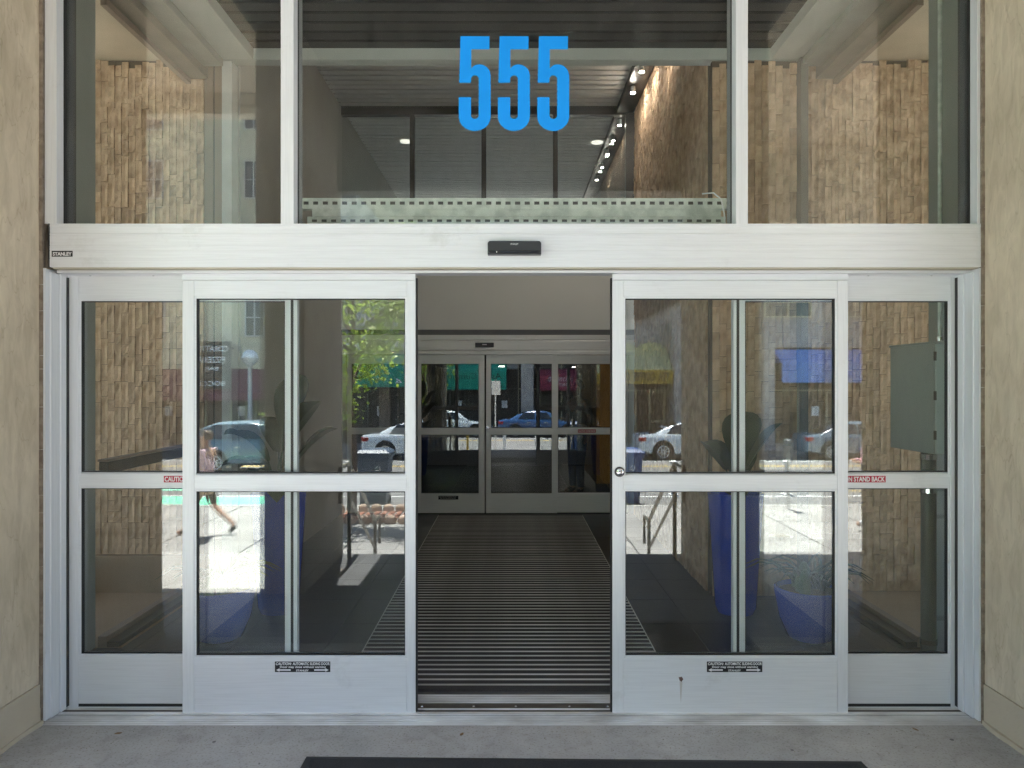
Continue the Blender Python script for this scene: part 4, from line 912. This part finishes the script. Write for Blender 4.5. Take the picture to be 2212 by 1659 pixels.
# cars
TYRE = mat('tyre', (.02, .02, .02), rough=.9); RIM = mat('rim', (.7, .7, .7), rough=.35, metal=.2); TAIL = mat('tail light', (.35, .01, .01), rough=.2)
def car(x0, y, label, paintm, L=4.6, W=1.8, H=1.43, d=1, kind='sedan'):
    """car along x; tail at x0, nose towards d"""
    z = rz(y); t = thing('parked_car', label, 'car', (x0+d*L/2, y, z), group='cars along the far side of the street')
    hw = W/2
    if kind == 'sedan':
        st_ = [(0, .42, .80, .82), (.06, .28, .93, .90), (.5, .22, .98, 1), (1.3, .20, .97, 1), (2.6, .20, .93, 1), (3.3, .20, .88, 1), (3.9, .22, .82, .98), (4.35, .27, .70, .90), (4.6, .38, .56, .72)]
        cab = [(.55, .97, .80), (1.05, 1.22, .78), (1.6, 1.40, .70), (2.3, 1.43, .70), (2.75, 1.36, .72), (3.35, .90, .82)]
    else:
        st_ = [(0, .5, .9, .84), (.05, .32, 1.02, .92), (.5, .25, 1.06, 1), (1.3, .24, 1.05, 1), (2.6, .24, 1.03, 1), (3.2, .24, 1.0, 1), (3.8, .26, .95, .98), (4.25, .3, .84, .92), (4.45, .4, .66, .76)]
        cab = [(.12, 1.04, .80), (.38, 1.40, .78), (.9, 1.58, .74), (1.9, 1.62, .74), (2.5, 1.54, .74), (3.2, 1.02, .82)]
    sc_ = L/4.6; rings = []
    for (u, zl, zt, wf) in st_:
        X_ = x0+d*u*sc_; w_ = hw*wf
        rings.append([(X_, y+a*w_, z+b) for a, b in ((-.80, zl), (-.97, zl+.08), (-1, (zl+zt)/2), (-.97, zt-.10), (-.86, zt), (.86, zt), (.97, zt-.10), (1, (zl+zt)/2), (.97, zl+.08), (.80, zl))])
    MB().loft(rings).build('body', paintm, t, smooth=True)
    roof = []
    for (u, zt, wf) in cab:
        X_ = x0+d*u*sc_; base = z+(.93 if kind == 'sedan' else 1.0)
        roof.append([(X_, y-hw*.88, base-.03), (X_, y-hw*wf, z+max(zt-.06, .9)), (X_, y-hw*wf*.85, z+zt), (X_, y+hw*wf*.85, z+zt), (X_, y+hw*wf, z+max(zt-.06, .9)), (X_, y+hw*.88, base-.03)])
    MB().loft(roof).build('roof', paintm, t, smooth=True)
    zb = z+(.99 if kind == 'sedan' else 1.08)
    for s in (-1, 1):
        c = cab; segs = [(c[1][0]*.92+.1, c[2][0]+.35), (c[2][0]+.42, c[3][0]+.28), ]
        top = z+(1.34 if kind == 'sedan' else 1.50)
        for k, (u0, u1) in enumerate(segs):
            a0, a1 = x0+d*u0*sc_, x0+d*u1*sc_
            f0 = .22 if k == 0 else .0; f1 = 0 if k == 0 else .32
            yb, yt = y+s*hw*.885, y+s*hw*.755
            mb = MB(); q = [(a0, yb, zb), (a1+d*f1, yb, zb), (a1, yt, top), (a0+d*f0*1.3, yt, top)]
            mb.loft([[(p[0], p[1], p[2]) for p in q], [(p[0], p[1]+s*.02, p[2]) for p in q]]).build('side_window', CARGLASS, t)
    # windscreens
    for (ua, za, ub, zc_) in ((cab[-1][0]-.05, cab[-1][1]+.05, cab[-2][0]+.02, cab[-2][1]-.01), (cab[0][0]+.03, cab[0][1]+.03, cab[2][0]-.05, cab[2][1]-.02)):
        a, b = x0+d*ua*sc_, x0+d*ub*sc_; s2 = .025*d*(1 if ua > 2 else -1)
        MB().loft([[(a, y-hw*.72, z+za), (a, y+hw*.72, z+za), (b, y+hw*.6, z+zc_), (b, y-hw*.6, z+zc_)], [(a+s2, y-hw*.72, z+za+.02), (a+s2, y+hw*.72, z+za+.02), (b+s2, y+hw*.6, z+zc_+.02), (b+s2, y-hw*.6, z+zc_+.02)]]).build('windscreen', CARGLASS, t)
    for u in (.92, 3.72):
        for s in (-1, 1):
            xc = x0+d*u*sc_
            a = MB().lathe(0, 0, [(.335, -.11), (.345, -.09), (.345, .09), (.335, .11)], 24).build('wheel', TYRE, t, smooth=True)
            a.matrix_local = Matrix.Translation(Vector((xc, y+s*(hw-.095), z+.335)) - Vector(t['_w'])) @ Matrix.Rotation(R(-90*s), 4, 'X')
            rm = MB().lathe(0, 0, [(.22, .0), (.23, .118), (.20, .118), (.19, .10)], 20).build('rim', RIM, None, smooth=True)
            for q in range(9):
                aa = 2*math.pi*q/9; pass
            rm.parent = a
            sp = MB()
            for q in range(9):
                aa = 2*math.pi*q/9; ux, uy = math.cos(aa), math.sin(aa)
                sp.loft([[(ux*r0-uy*w0, uy*r0+ux*w0, zz) for (r0, w0, zz) in ((.03, -.02, .10), (.03, .02, .10), (.21, .012, .10), (.21, -.012, .10))], [(ux*r0-uy*w0, uy*r0+ux*w0, zz) for (r0, w0, zz) in ((.03, -.02, .122), (.03, .02, .122), (.21, .012, .122), (.21, -.012, .122))]])
            so_ = sp.build('spokes', RIM, None); so_.parent = a
            ar = MB().lathe(0, 0, [(.40, -.02), (.40, .014)], 24).build('wheel_arch', TYRE, t)
            ar.matrix_local = Matrix.Translation(Vector((xc, y+s*(hw-.012), z+.36)) - Vector(t['_w'])) @ Matrix.Rotation(R(-90*s), 4, 'X')
    for s in (-1, 1):
        MB().box(x0+d*.02, x0+d*.30, y+s*hw*.62, y+s*hw*.935, z+.72+(.1 if kind != 'sedan' else 0), z+.86+(.1 if kind != 'sedan' else 0)).build('tail_light', TAIL, t, bevel=.02)
        MB().box(x0+d*(L-.42), x0+d*(L-.12), y+s*hw*.60, y+s*hw*.87, z+.56, z+.68).build('headlight', CHROME, t, bevel=.02)
        MB().box(x0+d*(2.9*sc_), x0+d*(3.05*sc_), y+s*hw*.93, y+s*hw*1.10, z+.95, z+1.08).build('wing_mirror', paintm, t, bevel=.02)
        for u in (1.55, 2.45): MB().box(x0+d*u*sc_, x0+d*(u+.2)*sc_, y+s*hw*.985, y+s*hw*1.01, z+.80, z+.83).build('door_handle', CHROME, t)
WC = mat('pearl white car paint', (.66, .72, .76), rough=.2, spec=.8); BC = mat('blue car paint', (.03, .09, .22), rough=.15, spec=.9)
GC = mat('slate car paint', (.14, .20, .25), rough=.18, spec=.9); RC = mat('red car paint', (.4, .03, .03), rough=.2)
car(-5.65, -25.6, 'white sedan parked in front of the green awning', WC)
car(-.75, -25.6, 'dark blue sedan parked between the two white cars', BC)
car(4.72, -25.6, 'white sedan parked in front of the yellow awning', WC)
car(-10.2, -21.0, 'slate blue hatchback passing the street lamp', GC, L=4.45, kind='hatch')
car(-18.0, -25.6, 'red hatchback parked at the far left', RC, L=4.4, kind='hatch')
car(11.0, -25.6, 'slate sedan parked under the blue awning', GC)

# ------------------------------------------------------------------ OPPOSITE BUILDINGS
FY = -32.0
SHOPD = mat('dark shop interior', (.035, .03, .026), (.06, .05, .04), rough=.5, scale=3)
def win(parent, x0, x1, z0, z1, y, fm, nx=1, nz=1):
    fr = MB(); b = .06
    fr.box(x0, x1, y, y+.08, z0, z0+b).box(x0, x1, y, y+.08, z1-b, z1).box(x0, x0+b, y, y+.08, z0+b, z1-b).box(x1-b, x1, y, y+.08, z0+b, z1-b)
    for k in range(1, nx): xx = x0+(x1-x0)*k/nx; fr.box(xx-.025, xx+.025, y, y+.079, z0+b, z1-b)
    for k in range(1, nz): zz = z0+(z1-z0)*k/nz; fr.box(x0+b, x1-b, y, y+.077, zz-.025, zz+.025)
    o = fr.build('window', fm, parent)
    p = MB().box(x0+b*.5, x1-b*.5, y+.02, y+.03, z0+b*.5, z1-b*.5).build('pane', CARGLASS); p.parent = o
    return o
def facade(name, label, x0, x1, H, m, floors, fm, sh0=-1.08, shz=2.0, wz=1.4, ww=1.1, gap=2.2, first=4.4):
    t = thing(name, label, 'building', ((x0+x1)/2, FY-5, -1.08))
    MB().box(x0, x1, FY-10, FY-.3, sh0, H).build('wall', m, t)
    MB().box(x0, x1, FY-.3, FY, shz, H).build('front_wall', m, t)
    MB().box(x0-.05, x1+.05, FY-.3, FY+.25, H, H+.4).build('cornice', m, t)
    n = max(1, int((x1-x0-.6)/gap))
    for f_ in range(floors):
        for k in range(n):
            xc = x0+(x1-x0)*(k+.5)/n; z = first+f_*3.2
            win(t, xc-ww/2, xc+ww/2, z, z+wz, FY+.001, fm, 2, 2)
    return t
CRM = mat('cream window frame', (.62, .55, .36), rough=.6); WHF = mat('white window frame', (.62, .62, .6), rough=.6)
CREAM = mat('pale yellow stucco', (.62, .58, .43), (.56, .52, .38), rough=.85, scale=2)
SIDING = mat('grey lap siding', (.42, .43, .42), (.38, .39, .38), rough=.8, scale=1, stretch=(.3, 1, 6))
f1 = facade('pizzeria_building', 'pale yellow building with a black pizzeria sign and maroon awning', -19, -9.7, 18, CREAM, 4, WHF, shz=2.2, first=3.9, wz=1.8, gap=3.0, ww=.9)
f2 = facade('siding_building', 'grey siding building with green awnings over dark shops', -9.6, .35, 18.5, SIDING, 4, WHF, shz=2.6, first=3.7, wz=1.7, gap=2.6, ww=1.5)
f3 = facade('concrete_building', 'grey concrete building with a slanted dark sign band and yellow awning',   .4, 11.2, 19.5, FARC, 3, CRM, shz=3.4, first=6.6, gap=2.6, ww=1.8)
f4 = facade('concrete_annex', 'concrete building with cream windows and a blue awning', 11.3, 24, 18, FARC, 4, CRM, shz=3.4, first=4.8, gap=3.0, ww=2.2)
f5 = facade('corner_building', 'plain cream building far along the street', -34, -19.1, 17, CREAM, 3, WHF)
f6 = facade('end_building', 'plain concrete building at the far right of the street', 24.1, 42, 17, FARC, 3, WHF)
def shop(parent, x0, x1, z1, fm, n=4, doorat=None):
    """recessed dark shop front with mullions, transom bar and a glazed door"""
    MB().box(x0, x1, FY-.29, FY-.25, -1.08, z1).build('shop_interior', SHOPD, parent)
    MB().box(x0, x1, FY-.22, FY-.16, -1.08, -.75).build('stall_riser', SHOPD, parent)
    MB().box(x0, x1, FY-.2, FY-.12, 1.35, 1.43).build('transom_bar', fm, parent)
    for k in range(n+1):
        xx = x0+(x1-x0)*k/n; MB().box(xx-.035, xx+.035, FY-.2, FY-.11, -1.08, z1).build('shop_mullion', fm, parent)
    if doorat:
        d = MB().box(doorat-.5, doorat-.42, FY-.15, FY-.05, -1.08, 1.35).box(doorat+.42, doorat+.5, FY-.15, FY-.05, -1.08, 1.35).box(doorat-.42, doorat+.42, FY-.15, FY-.05, 1.25, 1.35).box(doorat-.42, doorat+.42, FY-.15, FY-.05, -1.08, -.85).box(doorat-.42, doorat+.42, FY-.14, FY-.06, -.1, 0).build('shop_door', fm, parent)
        h = MB().box(doorat+.30, doorat+.34, FY-.05, FY-.01, -.15, .25).build('handle', STEEL); h.parent = d
    for k in range(n):
        if random.random() < .7:
            xx = x0+(x1-x0)*(k+.3)/n; MB().box(xx, xx+.35, FY-.14, FY-.13, .2, .65).build('notice', WHITE, parent)
DKF = mat('dark shop frame', (.12, .12, .11), rough=.5)
shop(f1, -19, -9.7, 2.2, mat('yellow green mullion', (.35, .38, .2), rough=.5), 8, -12)
shop(f2, -9.6, .35, 2.6, DKF, 7, -3.4)
shop(f3, .4, 11.2, 3.4, CRM, 8, 6.9)
shop(f4, 11.3, 24, 3.4, CRM, 6, 15.2)
shop(f5, -34, -19.1, 2.0, DKF, 5); shop(f6, 24.1, 42, 2.0, DKF, 5)
MB().box(-9.6, .35, FY, FY+.3, 3.25, 3.6).build('cornice_band', mat('white cornice', (.66, .66, .63)), f2)
for x_ in (-6.2, -4.6): MB().box(x_, x_+.5, FY-.2, FY+.05, -1.08, 2.6).build('brown_pilaster', BROWN, f2)
# piers of the concrete building
for x_, tt in ((.55, f3), (7.25, f3), (17.3, f4), (11.0, f4)):
    MB().box(x_, x_+.75, FY+.002, FY+1.6, -1.08, 3.8).build('concrete_pier', FARC, tt, bevel=.02)
    MB().box(x_, x_+.75, FY+.002, FY+1.0, 3.82, 4.6).build('concrete_bracket', FARC, tt, bevel=.02)
# slanted dark sign band
SB = thing('sign_band', 'dark slanted fascia sign with gold capital letters', 'sign', (6.5, FY+.4, 5))
MB().prism([(1.2, 5.2), (6.0, 3.75+.9), (9.0, 6.1), (9.0, 8), (1.2, 8)], 'y', FY+.01, FY+.25).build('band', mat('dark bronze sign', (.06, .05, .045), rough=.5), SB)
text('MICHELINE', mat('gold letter', (.55, .45, .25), rough=.5), SB, 8.6, FY+.26, 6.0, 3.8, .8, face=1, depth=.04)
# awnings (lie on the building, each its own thing)
def awning(label, x0, x1, zt, zb, m, vm=None, vh=.0, out=1.3, scal=False):
    t = thing('awning', label, 'awning', ((x0+x1)/2, FY, zb))
    MB().prism([(FY, zt), (FY, zt-.05), (FY+out, zb+vh-.02), (FY+out, zb+vh+.03)], 'x', x0, x1).build('canopy_cloth', m, t)
    for xx in (x0, x1): MB().prism([(FY, zt), (FY, zb+vh), (FY+out, zb+vh)], 'x', xx-.01, xx+.01).build('canopy_side', m, t)
    MB().box(x0, x1, FY+out-.0, FY+out+.02, zb, zb+max(vh, .25)).build('valance', vm or m, t)
    return t
GA = mat('green awning cloth', (.01, .30, .20), (.012, .34, .23), rough=.7); MAA = mat('maroon awning cloth', (.16, .04, .07), rough=.8)
YA = mat('pale yellow awning cloth', (.62, .60, .30), (.5, .5, .28), rough=.8, scale=2); GO = mat('gold valance', (.55, .36, .04), rough=.8)
BA = mat('blue awning cloth', (.13, .26, .62), (.15, .3, .66), rough=.7)
a = awning('green awning lettered Asian Cuisine between two shops', -4.3, -.35, 3.1, 1.35, GA, vh=1.1, out=1.0)
INK = mat('dark lettering', (.02, .03, .02))
text('Asian Cuisine', INK, a, -.6, FY+1.022, 2.0, 3.3, .36, face=1, depth=.01, shear=.2)
text('Chinese & Thai', INK, a, -.6, FY+1.022, 1.5, 1.5, .25, face=1, depth=.01)
a = awning('green awning with the number 14 above the left shop', -8.4, -4.5, 3.1, 1.55, GA, vh=.8, out=1.0)
text('14', WHITE, a, -4.8, FY+1.022, 1.65, .5, .3, face=1, depth=.01)
a = awning('maroon awning over the pizzeria front', -19, -9.7, 2.4, .95, MAA, vh=.3)
a = awning('maroon awning lettered Maynard Apartments', 1.5, 4.2, 2.6, 1.3, mat('wine red awning', (.33, .05, .09), rough=.8), vh=.9, out=.9)
text('MAYNARD', WHITE, a, 3.7, FY+.922, 1.85, 1.5, .26, face=1, depth=.01)
text('APARTMENTS', WHITE, a, 3.5, FY+.922, 1.55, 1.1, .18, face=1, depth=.01)
a = awning('pale yellow scalloped awning with gold valance lettered tea coffee cream', 4.4, 7.2, 3.3, 1.7, YA, GO, .62, 1.5)
text('TEA  COFFEE  CREAM', INK, a, 7.05, FY+1.526, 1.82, 2.65, .40, face=1, depth=.01, bold=.035)
for k in range(2):
    MB().prism([(4.4+k*1.4+1.4*i/12, 3.32+.30*abs(math.sin(math.pi*i/12))**.5) for i in range(13)] + [(4.4+k*1.4+1.4, 3.1), (4.4+k*1.4, 3.1)], 'y', FY+.02, FY+.10).build('scalloped_top', YA, a)
a = awning('short pale yellow awning right of the concrete pier', 8.05, 8.6, 3.3, 1.7, YA, GO, .62, 1.5)
awning('bright blue awning in the right door glass', 12.2, 17.2, 3.3, 1.75, BA, vh=.9, out=1.2)
awning('second bright blue awning near the right sidelight', 18.2, 23, 3.3, 1.75, BA, vh=.9, out=1.2)
ps = thing('pizzeria_sign', 'black square sign with white pizzeria lettering', 'sign', (-13.3, FY+.2, 2.4))
MB().box(-14.3, -12.65, FY+1.32, FY+1.42, 1.45, 3.6).build('sign_board', BLACKPR, ps)
MB().box(-14.0, -13.9, FY, FY+1.32, 3.3, 3.4).box(-13.1, -13.0, FY, FY+1.32, 3.3, 3.4).build('bracket', BLACKPR, ps)
yy = FY+1.425
text("CORATTI'S", WHITE, ps, -12.75, yy, 3.15, 1.45, .26, face=1, depth=.01, bold=.01)
text('PIZZERIA', WHITE, ps, -12.9, yy, 2.65, 1.2, .26, face=1, depth=.01, bold=.01)
text('BAR', WHITE, ps, -13.2, yy, 2.3, .6, .16, face=1, depth=.01)
text('BOCCE', WHITE, ps, -12.9, yy, 1.6, 1.2, .22, face=1, depth=.01, bold=.01)

# ------------------------------------------------------------------ PEOPLE
SKIN = mat('skin', (.55, .33, .23), rough=.6)
def skinned(name, verts, edges, rad, m, parent, sub=2, root=0):
    me = bpy.data.meshes.new(name); me.from_pydata(verts, edges, []); me.update()
    o = bpy.data.objects.new(name, me); C.objects.link(o)
    sk = o.modifiers.new('skin', 'SKIN'); sk.use_smooth_shade = True
    for i, r_ in enumerate(rad):
        v = me.skin_vertices[0].data[i]; v.radius = r_ if isinstance(r_, tuple) else (r_, r_); v.use_root = (i == root)
    sb = o.modifiers.new('sub', 'SUBSURF'); sb.levels = sub; sb.render_levels = sub
    bpy.context.view_layer.update()
    m2 = bpy.data.meshes.new_from_object(o.evaluated_get(bpy.context.evaluated_depsgraph_get()))
    bpy.data.objects.remove(o); m2.materials.clear(); m2.materials.append(m)
    for p in m2.polygons: p.use_smooth = True
    o = bpy.data.objects.new(name, m2); C.objects.link(o); o.parent = parent
    return o
def person(label, loc, face, shirt, legs, hair, pose, sleeve='short', shoe=None):
    """local frame: person faces +x; feet on z=0"""
    t = thing('person', label, 'person', loc); t.rotation_euler = (0, 0, face)
    P_ = pose
    V = [(0, 0, .95), (0, 0, 1.15), (0, 0, 1.38), (.02, 0, 1.50), (.03, 0, 1.58), (.045, 0, 1.68)]
    E = [(0, 1), (1, 2), (2, 3), (3, 4), (4, 5)]; Rr = [(.14, .10), (.12, .09), (.15, .10), .05, .075, .07]
    idx = {}
    def chain(start, pts, rr):
        prev = start
        for p, r_ in zip(pts, rr): V.append(p); E.append((prev, len(V)-1)); Rr.append(r_); prev = len(V)-1
        return prev
    for s in (-1, 1):
        chain(0, [(0, s*.10, .90)] + P_['leg'][s], [.085, .06, .045, .04, .03])
        sh, el, wr_ = P_['arm'][s]
        e = chain(2, [(0, s*.19, 1.40), el, wr_], [.05, .038, .026])
        h = Vector(wr_); dr = (Vector(wr_)-Vector(el)).normalized()
        hn = chain(e, [tuple(h+dr*.06)], [.026])
        side = Vector((0, 0, 1)).cross(dr).normalized() if abs(dr.z) < .9 else Vector((0, 1, 0))
        for k in range(4):
            o_ = side*(k-1.5)*.02; L = (.055, .065, .06, .045)[k]
            chain(hn, [tuple(h+dr*.075+o_), tuple(h+dr*(.075+L*.6)+o_), tuple(h+dr*(.075+L)+o_+Vector((0, 0, -.012)))], [.009, .008, .007])
        chain(e, [tuple(h+dr*.04+side*.035), tuple(h+dr*.075+side*.05)], [.010, .008])
    skinned('body', V, E, Rr, SKIN, t)
    # shirt
    V2 = [(0, 0, .93), (0, 0, 1.15), (0, 0, 1.38), (.01, 0, 1.46)]; E2 = [(0, 1), (1, 2), (2, 3)]; R2 = [(.165, .125), (.145, .115), (.18, .13), .075]
    for s in (-1, 1):
        sh, el, wr_ = P_['arm'][s]; end = Vector(el) if sleeve == 'short' else Vector(wr_)
        V2 += [(0, s*.20, 1.405), tuple(Vector(el) if sleeve == 'long' else Vector((0, s*.2, 1.4)).lerp(Vector(el), .75))]; n = len(V2); E2 += [(2, n-2), (n-2, n-1)]; R2 += [.066, .055]
        if sleeve == 'long': V2.append(tuple(Vector(el).lerp(Vector(wr_), .95))); E2.append((n-1, n)); R2.append(.04)
    skinned('shirt', V2, E2, R2, shirt, t)
    V3 = [(0, 0, 1.0), (0, 0, .9)]; E3 = [(0, 1)]; R3 = [(.16, .12), (.165, .125)]
    for s in (-1, 1):
        lg = P_['leg'][s]; n = len(V3)
        V3 += [(0, s*.10, .86), lg[0]]; E3 += [(1, n), (n, n+1)]; R3 += [.10, .075]
        if legs[1] == 'long': V3 += [lg[1]]; E3 += [(n+1, n+2)]; R3 += [.055]
    skinned('trousers' if legs[1] == 'long' else 'shorts', V3, E3, R3, legs[0], t)
    for s in (-1, 1):
        an = Vector(P_['leg'][s][1]); toe = Vector(P_['leg'][s][2])
        skinned('shoe', [tuple(an+Vector((-.04, 0, -.02))), tuple(an+(toe-an)*.5+Vector((0, 0, 0))), tuple(toe+(toe-an)*.25)], [(0, 1), (1, 2)], [.05, .048, .036], shoe or GASKET, t, 1)
    hv = [(-.035, 0, 1.60), (-.045, 0, 1.66), (.0, 0, 1.74), (.06, 0, 1.735)]
    skinned('hair', hv, [(0, 1), (1, 2), (2, 3)], [(.06, .07), (.085, .09), (.075, .06), (.05, .025)], hair, t)
    MB().loft([[(.118, -.012, 1.625), (.118, .012, 1.625), (.10, .008, 1.665), (.10, -.008, 1.665)], [(.143, -.006, 1.628), (.143, .006, 1.628), (.108, .003, 1.665), (.108, -.003, 1.665)]]).build('nose', SKIN).parent = t
    for s in (-1, 1): MB().lathe(.108, s*.030, [(.002, 1.660), (.010, 1.665), (.010, 1.672), (.002, 1.677)], 8).build('eye', GASKET).parent = t
    MB().box(.108, .118, -.02, .02, 1.596, 1.604).build('mouth', REDP).parent = t
    return t
PINK = mat('pale pink cloth', (.58, .42, .46), (.5, .36, .4), rough=.85); KHAKI = mat('dark khaki cloth', (.10, .085, .06), rough=.9); JEAN = mat('blue denim', (.05, .09, .2), rough=.9)
walk = {'leg': {-1: [(.22, -.10, .50), (.34, -.10, .09), (.45, -.10, .05), (.50, -.10, .045)], 1: [(-.08, .10, .48), (-.42, .10, .16), (-.36, .10, .05), (-.33, .10, .04)]},
        'arm': {-1: (0, (-.10, -.26, 1.15), (-.02, -.27, .92)), 1: (0, (.06, .26, 1.14), (.22, .25, .95))}}
stand = {'leg': {-1: [(.02, -.11, .50), (.0, -.12, .08), (.12, -.12, .035), (.16, -.12, .035)], 1: [(.05, .11, .50), (.04, .12, .08), (.16, .12, .035), (.20, .12, .035)]},
         'arm': {-1: (0, (.02, -.27, 1.14), (.26, -.12, 1.16)), 1: (0, (.02, .27, 1.14), (.26, .08, 1.18))}}
relax = {'leg': stand['leg'], 'arm': {-1: (0, (-.02, -.27, 1.14), (.06, -.28, .92)), 1: (0, (-.02, .27, 1.14), (.06, .28, .92))}}
p1 = person('person in a pink shirt and dark shorts striding past with a tan bag', (-5.12, -8.9, GZ), math.pi, PINK, (KHAKI, 'short'), mat('brown hair', (.08, .05, .03)), walk, 'long')
bg_ = MB().loft([[(a, b*.12, c) for a, b, c in ((-.14, -1, .62), (.1, -1, .62), (.1, 1, .62), (-.14, 1, .62))], [(a, b*.10, c) for a, b, c in ((-.12, -1, .88), (.08, -1, .88), (.08, 1, .88), (-.12, 1, .88))]])
tb = bg_.build('shoulder_bag', mat('tan canvas', (.5, .36, .22), rough=.9)); tb.location = (-5.02, -8.62, GZ+.12); tag(tb, 'tan shopping bag hanging at the side of the striding person', 'bag')
MB().tube([(-.08, 0, .86), (-.06, -.05, 1.1), (.0, -.1, 1.3)], .008, 6).build('bag_strap', mat('tan canvas', (.5, .36, .22), rough=.9)).parent = tb
p2 = person('blond person in a pink top looking down at a phone', (6.38, -9.6, GZ), math.pi, mat('pink knit', (.7, .40, .46), rough=.85), (mat('light trousers', (.45, .42, .38), rough=.9), 'long'), mat('blond hair', (.55, .38, .18), rough=.6), stand, 'long', WHITE)
ph = MB().box(-.012, .012, -.035, .035, 0, .14).build('mobile_phone', BLACKG); ph.location = (6.38-.40, -9.6, GZ+1.13); ph.rotation_euler = (0, R(-35), 0); tag(ph, 'dark mobile phone held by the blond person', 'phone')
p3 = person('person in a grey shirt and blue jeans standing inside the lobby', (1.02, 8.0, 0), math.pi*1.2, mat('grey shirt cloth', (.45, .43, .42), rough=.9), (JEAN, 'long'), mat('dark hair', (.03, .02, .015)), relax, 'short')

for o in list(bpy.data.objects):
    if '_w' in o: del o['_w']
